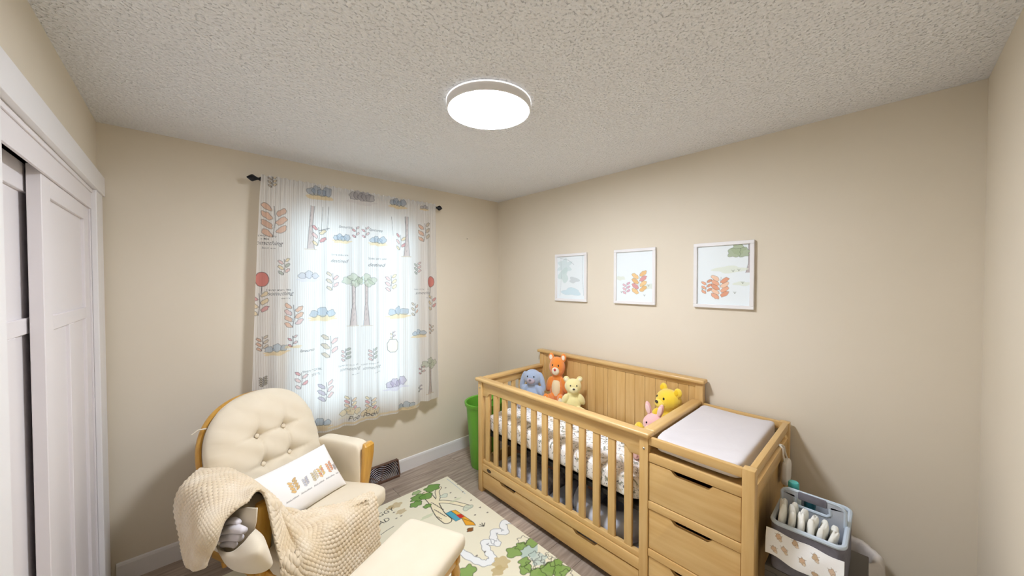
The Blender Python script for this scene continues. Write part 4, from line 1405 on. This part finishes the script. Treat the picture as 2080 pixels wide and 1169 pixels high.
oc('ottoman_cushion', cushion(B(), (0, 0, 0.366), (0.246, 0.170, 0.045), 0.50, 0.14, 96, 22, fn=lambda p: p + Vector((0, 0, 0.008 * math.exp(-(p.x / .18) ** 2 - (p.y / .12) ** 2)))), M_CREAM, smooth=2)
for sg in (-1, 1):
    oc('top_rail', bx(sg * 0.20 - 0.014, sg * 0.20 + 0.014, -0.15, 0.15, 0.275, 0.318, 0.006), M_WOODG['y'])
    oc('base_rail', bx(sg * 0.17 - 0.018, sg * 0.17 + 0.018, -0.17, 0.17, 0.0, 0.045, 0.010), M_WOODG['y'])
    for t in (-1, 1):
        oc('leg', tube(B(), [(sg * 0.205, t * 0.11, 0.28), (sg * 0.21, t * 0.125, 0.22), (sg * 0.195, t * 0.11, 0.13), (sg * 0.175, t * 0.10, 0.04)], [0.024, 0.022, 0.017, 0.020], 12), M_WOODG['z'])
for t in (-1, 1):
    oc('cross_rail', bx(-0.186, 0.186, t * 0.13 - 0.012, t * 0.13 + 0.012, 0.275, 0.315, 0.005), M_WOODG['x'])
oc('base_stretcher', bx(-0.152, 0.152, -0.02, 0.02, 0.008, 0.040, 0.008), M_WOODG['x'])

# ================================================================== plush toys in the crib
MZ = 0.599


def plush(name, label, base, rz, scale, col, belly=None, ears='round', muzzle=None, earin=None, tilt=0.0, h=1.0, nose='#3a302c', sit=True):
    """a plain stuffed animal sitting upright, about 1 unit tall before scaling"""
    t = thing(name, label, 'plush toy', base, rz, 'plush toys in the crib')
    m = mat('plush_' + name, col, 0.95, None, bump=0.5, bscale=170, sheen=0.5, bdist=0.003)
    Mx = Matrix.Rotation(tilt, 4, 'X') @ Matrix.Diagonal((scale, scale, scale * h, 1))
    b = B()
    ell(b, (0, 0, 0.27), (0.23, 0.20, 0.27)); ell(b, (0, -0.01, 0.50), (0.16, 0.15, 0.14))
    ell(b, (0, -0.02, 0.72), (0.235, 0.21, 0.205))
    for sg in (-1, 1):
        ell(b, (sg * 0.225, -0.07, 0.37), (0.085, 0.10, 0.18), Matrix.Rotation(sg * -0.45, 4, 'Y') @ Matrix.Rotation(0.25, 4, 'X'))
        ell(b, (sg * 0.17, -0.24, 0.11), (0.105, 0.21, 0.105), Matrix.Rotation(sg * 0.35, 4, 'Z'))
        ell(b, (sg * 0.215, -0.42, 0.13), (0.10, 0.075, 0.125))
        if ears == 'round': ell(b, (sg * 0.185, 0.0, 0.91), (0.085, 0.05, 0.085))
        elif ears == 'tall': ell(b, (sg * 0.13, 0.0, 1.02), (0.065, 0.045, 0.17), Matrix.Rotation(sg * 0.25, 4, 'Y'))
        elif ears == 'lop': ell(b, (sg * 0.27, -0.02, 0.62), (0.07, 0.06, 0.26), Matrix.Rotation(sg * -0.25, 4, 'Y'))
        elif ears == 'cat': ell(b, (sg * 0.15, 0.0, 0.93), (0.075, 0.045, 0.10), Matrix.Rotation(sg * 0.5, 4, 'Y'))
    bmesh.ops.transform(b, matrix=Mx, verts=b.verts)
    body = obj('body', b, m, t, local=True, smooth=2)
    rm = body.modifiers.new('fuse', 'REMESH'); rm.mode = 'VOXEL'; rm.voxel_size = 0.0045; rm.use_smooth_shade = True
    sm_ = body.modifiers.new('soften', 'SMOOTH'); sm_.iterations = 5; sm_.factor = 0.5

    def add(nm, c, r, colr, rot=None, rough=0.95):
        q = ell(B(), c, r, rot, 16, 10); bmesh.ops.transform(q, matrix=Mx, verts=q.verts)
        obj(nm, q, mat('plush_%s_%s' % (nm, colr), colr, rough, None, bump=0.3 if rough > 0.5 else 0, bscale=200), t, local=True, smooth=2)
    if belly: add('belly', (0, -0.075, 0.30), (0.165, 0.14, 0.215), belly)
    add('muzzle', (0, -0.19, 0.665), (0.115, 0.085, 0.085), muzzle or col)
    add('nose', (0, -0.275, 0.70), (0.035, 0.022, 0.026), nose, rough=0.4)
    for sg in (-1, 1):
        add('eye', (sg * 0.085, -0.203, 0.775), (0.020, 0.013, 0.024), '#1c1a1c', rough=0.3)
        add('foot_pad', (sg * 0.215, -0.487, 0.13), (0.060, 0.014, 0.080), muzzle or col)
        if earin and ears in ('round', 'tall'):
            add('inner_ear', (sg * (0.185 if ears == 'round' else 0.13), -0.042, 0.91 if ears == 'round' else 1.02), (0.05, 0.012, 0.05 if ears == 'round' else 0.11), earin, Matrix.Rotation(0 if ears == 'round' else sg * 0.25, 4, 'Y'))
    return t


ZR = math.radians
plush('grey_plush', 'blue grey plush animal with long drooping ears in the crib corner', (-0.305, -0.790, MZ), ZR(-62), 0.310, '#a3b3cc', None, 'lop', '#b6abb6', nose='#77707c')
plush('orange_plush', 'tall orange plush toy with a cream belly against the headboard', (-0.138, -0.915, MZ), ZR(-66), 0.285, '#f08c2c', '#f0dcb4', 'round', '#f3e3c8', '#f4e8d6', h=1.47, nose='#c9444a')
plush('pale_plush', 'pale yellow plush bear sitting beside the orange toy', (-0.205, -1.128, MZ), ZR(-48), 0.280, '#efe2a0', None, 'round', '#f3e9b8', '#f6efd2')
plush('yellow_plush', 'bright yellow plush bear leaning in the crib by the changing table', (-0.180, -1.842, MZ), ZR(-118), 0.355, '#f2cf2e', None, 'round', '#f4dc66', '#eec52a', tilt=ZR(-6))
plush('pink_plush', 'small pink plush animal with upright ears by the changing table', (-0.425, -1.880, MZ), ZR(-88), 0.265, '#efb9b6', None, 'tall', '#f2c8c2', '#f5d3cf')

# ================================================================== things stored under the mattress
DZ = 0.053


def lump(name, label, cat, c, h, m, e1=0.5, e2=0.35, rz=0.0, tilt=0.0, amp=0.008):
    ph = random.uniform(0, 6)
    fn = lambda p: p + Vector((0, 0, amp * math.sin(p.x * 37 + ph) * math.sin(p.y * 29 + 2 * ph)))
    mm = Matrix.Translation(c) @ Matrix.Rotation(rz, 4, 'Z') @ Matrix.Rotation(tilt, 4, 'X')
    return obj(name, cushion(B(), (0, 0, 0), h, e1, e2, 56, 22, mtx=mm, fn=fn), m, smooth=2, label=label, cat=cat)


M_GREYF = mat('blue_grey_fabric', '#dfe3f0', 0.9, '#d6daea', 5, bump=0.2, bscale=300)
M_PATT = mat('patterned_grey', '#e2e0e4', 0.9, '#9a97a2', 30, detail=2)
lump('folded_quilt', 'grey patterned folded quilt in the open drawer under the crib', 'quilt', (-0.44, -1.03, DZ + 0.127), (0.27, 0.22, 0.120), M_PATT)
lump('folded_blanket', 'pale blue grey folded blanket in the drawer beside the patterned quilt', 'blanket', (-0.52, -1.335, DZ + 0.080), (0.18, 0.075, 0.072), M_GREYF)
# padded lounger: base pad plus raised rim
ln = thing('baby_lounger', 'blue grey padded baby lounger in the drawer next to the chest', 'baby lounger', (-0.44, -1.672, DZ))
obj('lounger_pad', cushion(B(), (-0.44, -1.672, DZ + 0.070), (0.27, 0.245, 0.068), 0.5, 0.4, 60, 16), M_GREYF, ln, smooth=2)
rim = [(-0.44 + 0.200 * spow(math.cos(a), 0.6), -1.672 + 0.175 * spow(math.sin(a), 0.6), DZ + 0.200 + 0.03 * math.cos(a)) for a in np.linspace(0, 2 * math.pi, 41)[:-1]]
obj('lounger_rim', tube(B(), rim, 0.078, 16, closed=True), M_GREYF, ln, smooth=2)

# ================================================================== side table, caddy and its contents
TBX0, TBX1, TBY0, TBY1, TBZ = -0.668, -0.30, -2.755, -2.462, 0.445
M_TBL = mat('charcoal_table', '#5d5852', 0.55)
tb = thing('side_table', 'dark grey side table with slanted braces beside the changing table', 'table', ((TBX0 + TBX1) / 2, (TBY0 + TBY1) / 2, 0))
obj('table_top', bx(TBX0, TBX1, TBY0, TBY1, TBZ - 0.022, TBZ, 0.003), M_TBL, tb)
for x in (TBX0 + 0.018, TBX1 - 0.018):
    for y in (TBY0 + 0.018, TBY1 - 0.018):
        obj('leg', bx(x - 0.018, x + 0.018, y - 0.018, y + 0.018, 0, TBZ - 0.022, 0.002), M_TBL, tb)
    for a, b in ((TBY0 + 0.036, TBY1 - 0.036), (TBY1 - 0.036, TBY0 + 0.036)):
        obj('brace', tube(B(), [(x - (0.004 if a < b else -0.004), a, 0.06), (x - (0.004 if a < b else -0.004), b, TBZ - 0.03)], 0.014, 4, flat=(1, 0.3), up=(1, 0, 0)), M_TBL, tb, smooth=False)
obj('shelf', bx(TBX0 + 0.036, TBX1 - 0.036, TBY0 + 0.036, TBY1 - 0.036, 0.10, 0.115, 0.002), M_TBL, tb)

M_FELT = mat('light_grey_felt', '#b9bfc8', 0.95, '#aeb4be', 30, bump=0.3, bscale=400)
M_FELTD = mat('dark_grey_felt', '#77757e', 0.95, '#6a6871', 40, bump=0.3, bscale=400)
M_BIND = mat('pale_blue_binding', '#c3d0dc', 0.85)
KX0, KX1, KY0, KY1, KZ0, KZ1 = -0.665, -0.325, -2.703, -2.478, TBZ + 0.001, 0.632
cd = thing('diaper_caddy', 'grey felt diaper caddy with a handle divider on the side table', 'caddy', ((KX0 + KX1) / 2, (KY0 + KY1) / 2, KZ0))


def rrect(x0, x1, y0, y1, r, n=8):
    P = []
    for cx, cy, a0 in ((x1 - r, y1 - r, 0), (x0 + r, y1 - r, 90), (x0 + r, y0 + r, 180), (x1 - r, y0 + r, 270)):
        for k in range(n + 1):
            a = math.radians(a0 + 90 * k / n); P.append((cx + r * math.cos(a), cy + r * math.sin(a)))
    return P


def basket_wall(z0, z1, x0, x1, y0, y1, r, t, bottom=True):
    bm = B(); O = rrect(x0, x1, y0, y1, r); I = rrect(x0 + t, x1 - t, y0 + t, y1 - t, max(0.004, r - t)); n = len(O)
    o0 = [bm.verts.new((x, y, z0)) for x, y in O]; o1 = [bm.verts.new((x, y, z1)) for x, y in O]
    i1 = [bm.verts.new((x, y, z1)) for x, y in I]; i0 = [bm.verts.new((x, y, z0 + 0.004)) for x, y in I]
    for A, C in ((o0, o1), (o1, i1), (i1, i0)):
        for j in range(n): bm.faces.new((A[j], A[(j + 1) % n], C[(j + 1) % n], C[j]))
    if bottom: bm.faces.new(i0); bm.faces.new(o0[::-1])
    return bm


obj('basket', basket_wall(KZ0, KZ1, KX0, KX1, KY0, KY1, 0.03, 0.005), M_FELTD, cd)
obj('basket_lining', basket_wall(KZ0 + 0.006, KZ1 + 0.001, KX0 + 0.0055, KX1 - 0.0055, KY0 + 0.0055, KY1 - 0.0055, 0.026, 0.003), M_FELT, cd)
obj('rim_binding', tube(B(), [(x, y, KZ1 + 0.001) for x, y in rrect(KX0 + 0.004, KX1 - 0.004, KY0 + 0.004, KY1 - 0.004, 0.028)], 0.0085, 8, closed=True), M_BIND, cd)
DXc = (KX0 + KX1) / 2
ya, yb, zt = KY0 + 0.012, KY1 - 0.012, 0.712
outer = [(ya, KZ0 + 0.012), (ya, zt - 0.03), (ya + 0.010, zt - 0.008), (ya + 0.03, zt), (yb - 0.03, zt), (yb - 0.010, zt - 0.008), (yb, zt - 0.03), (yb, KZ0 + 0.012)]
hy0, hy1, hz0, hz1 = (ya + yb) / 2 - 0.058, (ya + yb) / 2 + 0.058, zt - 0.062, zt - 0.026
bm = B()
box(bm, DXc - 0.005, DXc + 0.005, ya, yb, KZ0 + 0.012, hz0); box(bm, DXc - 0.005, DXc + 0.005, ya, hy0, hz0, zt - 0.018); box(bm, DXc - 0.005, DXc + 0.005, hy1, yb, hz0, zt - 0.018)
prism(bm, [(ya, zt - 0.018), (ya + 0.008, zt - 0.006), (ya + 0.022, zt), (yb - 0.022, zt), (yb - 0.008, zt - 0.006), (yb, zt - 0.018), (hy1, hz1), (hy0, hz1)], 'x', DXc - 0.005, DXc + 0.005)
dv = obj('divider', bm, M_FELT, cd)
obj('divider_binding', tube(B(), [(DXc, y, z) for y, z in ((ya, KZ1), (ya, zt - 0.018), (ya + 0.008, zt - 0.006), (ya + 0.022, zt), (yb - 0.022, zt), (yb - 0.008, zt - 0.006), (yb, zt - 0.018), (yb, KZ1))], 0.0068, 8), M_BIND, dv)
obj('handle_wrap', bx(DXc - 0.009, DXc + 0.009, hy0 + 0.012, hy1 - 0.012, hz1 - 0.003, zt + 0.004, 0.004), M_FELTD, dv)
obj('handle_binding', tube(B(), [(DXc - 0.001, hy0 + 0.002, hz1), (DXc - 0.001, hy0, hz0 + 0.012), (DXc - 0.001, hy0 + 0.012, hz0), (DXc - 0.001, hy1 - 0.012, hz0), (DXc - 0.001, hy1, hz0 + 0.012), (DXc - 0.001, hy1 - 0.002, hz1)], 0.0068, 8), M_BIND, dv)

# diapers fanned out in the front compartment
M_DIAP = mat('diaper_white', '#efece4', 0.9, '#e3e4dc', 14, bump=0.3, bscale=90)
dl = ('folded white diaper in the caddy, closest to the changing table', 'folded white diaper, second in the caddy row', 'folded white diaper, third in the caddy row', 'folded white diaper, fourth in the caddy row', 'folded white diaper, fifth in the caddy row', 'folded white diaper at the end of the caddy row toward the divider corner')
for k in range(6):
    hz = 0.116 - 0.004 * k; tl = 0.02 + 0.03 * k
    mm = Matrix.Translation((-0.586 + 0.003 * (k % 2), -2.507 - 0.0292 * k, KZ0 + 0.015 + hz)) @ Matrix.Rotation(tl, 4, 'X')
    fn = lambda p, k=k: p + Vector((0.0, 0.005 * math.sin(p.x * 60 + k) * max(0, p.z / 0.1), 0.007 * math.sin(p.x * 150 + 2 * k) * max(0, p.z / 0.1)))
    obj('diaper', cushion(B(), (0, 0, 0), (0.060, 0.0135, hz), 0.5, 0.65, 40, 20, mtx=mm, fn=fn), M_DIAP, smooth=2, label=dl[k], cat='diaper', group='diapers standing in the caddy')

# lotion bottle behind the divider
bt = thing('lotion_bottle', 'pale bottle with a turquoise cap behind the caddy divider', 'bottle', (-0.435, -2.520, KZ0 + 0.012))
obj('bottle_body', lathe(B(), [(0, 0), (0.024, 0), (0.027, 0.004), (0.027, 0.20), (0.022, 0.222), (0.016, 0.228), (0.0, 0.228)], 28, (-0.435, -2.520, KZ0 + 0.012)), mat('bottle_white', '#e2ebe8', 0.35), bt)
obj('bottle_cap', lathe(B(), [(0, 0.228), (0.019, 0.228), (0.020, 0.232), (0.020, 0.258), (0.017, 0.263), (0, 0.264)], 28, (-0.435, -2.520, KZ0 + 0.012)), mat('turquoise_cap', '#4fb9b5', 0.35), bt)

bt2 = thing('wipes_tube', 'teal tube seen through the caddy handle opening', 'tube', (-0.40, -2.572, KZ0 + 0.012))
obj('tube_body', lathe(B(), [(0, 0), (0.018, 0), (0.020, 0.004), (0.020, 0.17), (0.0, 0.19)], 24, (-0.40, -2.572, KZ0 + 0.012)), mat('teal_plastic', '#2f7f8d', 0.4), bt2)
obj('tube_cap', lathe(B(), [(0.0, 0.165), (0.021, 0.165), (0.021, 0.195), (0.0, 0.197)], 24, (-0.40, -2.572, KZ0 + 0.012)), mat('teal_cap', '#296673', 0.4), bt2)

# printed muslin hanging over the caddy's front
nx, nz = 150, 110
s, q = np.meshgrid(np.linspace(0, 1, nx), np.linspace(0, 1, nz), indexing='ij')
yy = KY1 + 0.012 + (KY0 - KY1 - 0.010) * s
zz = 0.604 - 0.012 * s - (0.098 + 0.018 * s) * q + 0.003 * np.sin(s * 13)
xx = KX0 - 0.0015 - 0.011 * np.sin(q * 1.6) - 0.003 * (1 + np.sin(s * 11 + q * 3)) * np.clip(q * 3, 0, 1)
V = np.stack([xx, yy, zz], axis=-1).reshape(-1, 3)
mu = obj('muslin_cloth', (V, grid_faces(nx, nz, True)), print_mat('printed_muslin', 0.9, 0.0, 0.2, 300), smooth=2, label='white muslin cloth with small brown prints hanging on the caddy front', cat='cloth')
CVM = Canvas(0, 0.25, 0, 0.12, 0.0008, '#fdfdfd')
for i, (u, v) in enumerate(((0.045, 0.090), (0.10, 0.098), (0.065, 0.050), (0.125, 0.045), (0.165, 0.080), (0.215, 0.060), (0.215, 0.028), (0.165, 0.015), (0.03, 0.03))):
    CVM.blob(u, v, 0.0095, 0.011, ('#d9b48f', '#c9a982', '#dcbfa2')[i % 3], 0.9, 0.15, '#8a6f5a', 0.0014)
    CVM.blob(u + 0.006, v - 0.010, 0.006, 0.006, '#e3cdb0', 0.8, 0.15, '#8a6f5a', 0.001)
    for a in (0.6, 1.7, 2.6): CVM.stroke([(u + 0.009 * math.cos(a), v + 0.010 * math.sin(a)), (u + 0.016 * math.cos(a), v + 0.016 * math.sin(a))], 0.0013, '#8a6f5a', 0.8)
set_print(mu, CVM.at((s * 0.25).ravel(), ((1 - q) * 0.11).ravel()))
mu.modifiers.new('cloth', 'SOLIDIFY').thickness = 0.002

# small bag hanging on the chest's rear post
bg = thing('hanging_bag', 'small white cloth bag hanging by its strap from the changing table', 'bag', (-0.20, -2.470, 0.60))
obj('bag_body', cushion(B(), (-0.20, -2.457, 0.655), (0.055, 0.016, 0.062), 0.6, 0.5, 40, 18, fn=lambda p: p + Vector((0.004 * math.sin(p.z * 60), 0, 0))), mat('bag_white', '#e6e0d8', 0.9), bg, smooth=2)
obj('bag_strap', tube(B(), [(-0.235, -2.457, 0.70), (-0.222, -2.446, 0.745), (-0.214, -2.444, 0.772), (-0.209, -2.434, 0.779), (-0.200, -2.424, 0.780), (-0.191, -2.434, 0.779), (-0.186, -2.444, 0.772), (-0.178, -2.446, 0.745), (-0.165, -2.457, 0.70)], 0.005, 8), mat('bag_strap_cream', '#eee6d8', 0.9), bg, smooth=2)

# lined bin behind the table
lb = (-0.160, -2.665)
wb = thing('lined_bin', 'dark grey bin with a white liner bag folded over its rim', 'bin', (lb[0], lb[1], 0))
obj('bin_body', lathe(B(), [(0, 0.004), (0.10, 0.004), (0.103, 0.0), (0.114, 0.36), (0.110, 0.36), (0.10, 0.01), (0, 0.010)], 40, (lb[0], lb[1], 0)), mat('grey_bin', '#6f6a62', 0.6), wb)
bm = B(); lathe(bm, [(0.088, 0.20), (0.100, 0.35), (0.104, 0.370), (0.122, 0.374), (0.134, 0.362), (0.138, 0.32), (0.141, 0.26), (0.138, 0.255)], 60, (lb[0], lb[1], 0))
for v in bm.verts:
    a = math.atan2(v.co.y - lb[1], v.co.x - lb[0]); k = 0.006 * math.sin(a * 9) + 0.004 * math.sin(a * 23)
    if v.co.z < 0.34: v.co.z += 3 * k
    v.co.x += k * math.cos(a) * 0.7; v.co.y += k * math.sin(a) * 0.7
obj('bin_liner', bm, mat('liner_white', '#d9d2cc', 0.5, bump=0.4, bscale=60), wb, smooth=2)
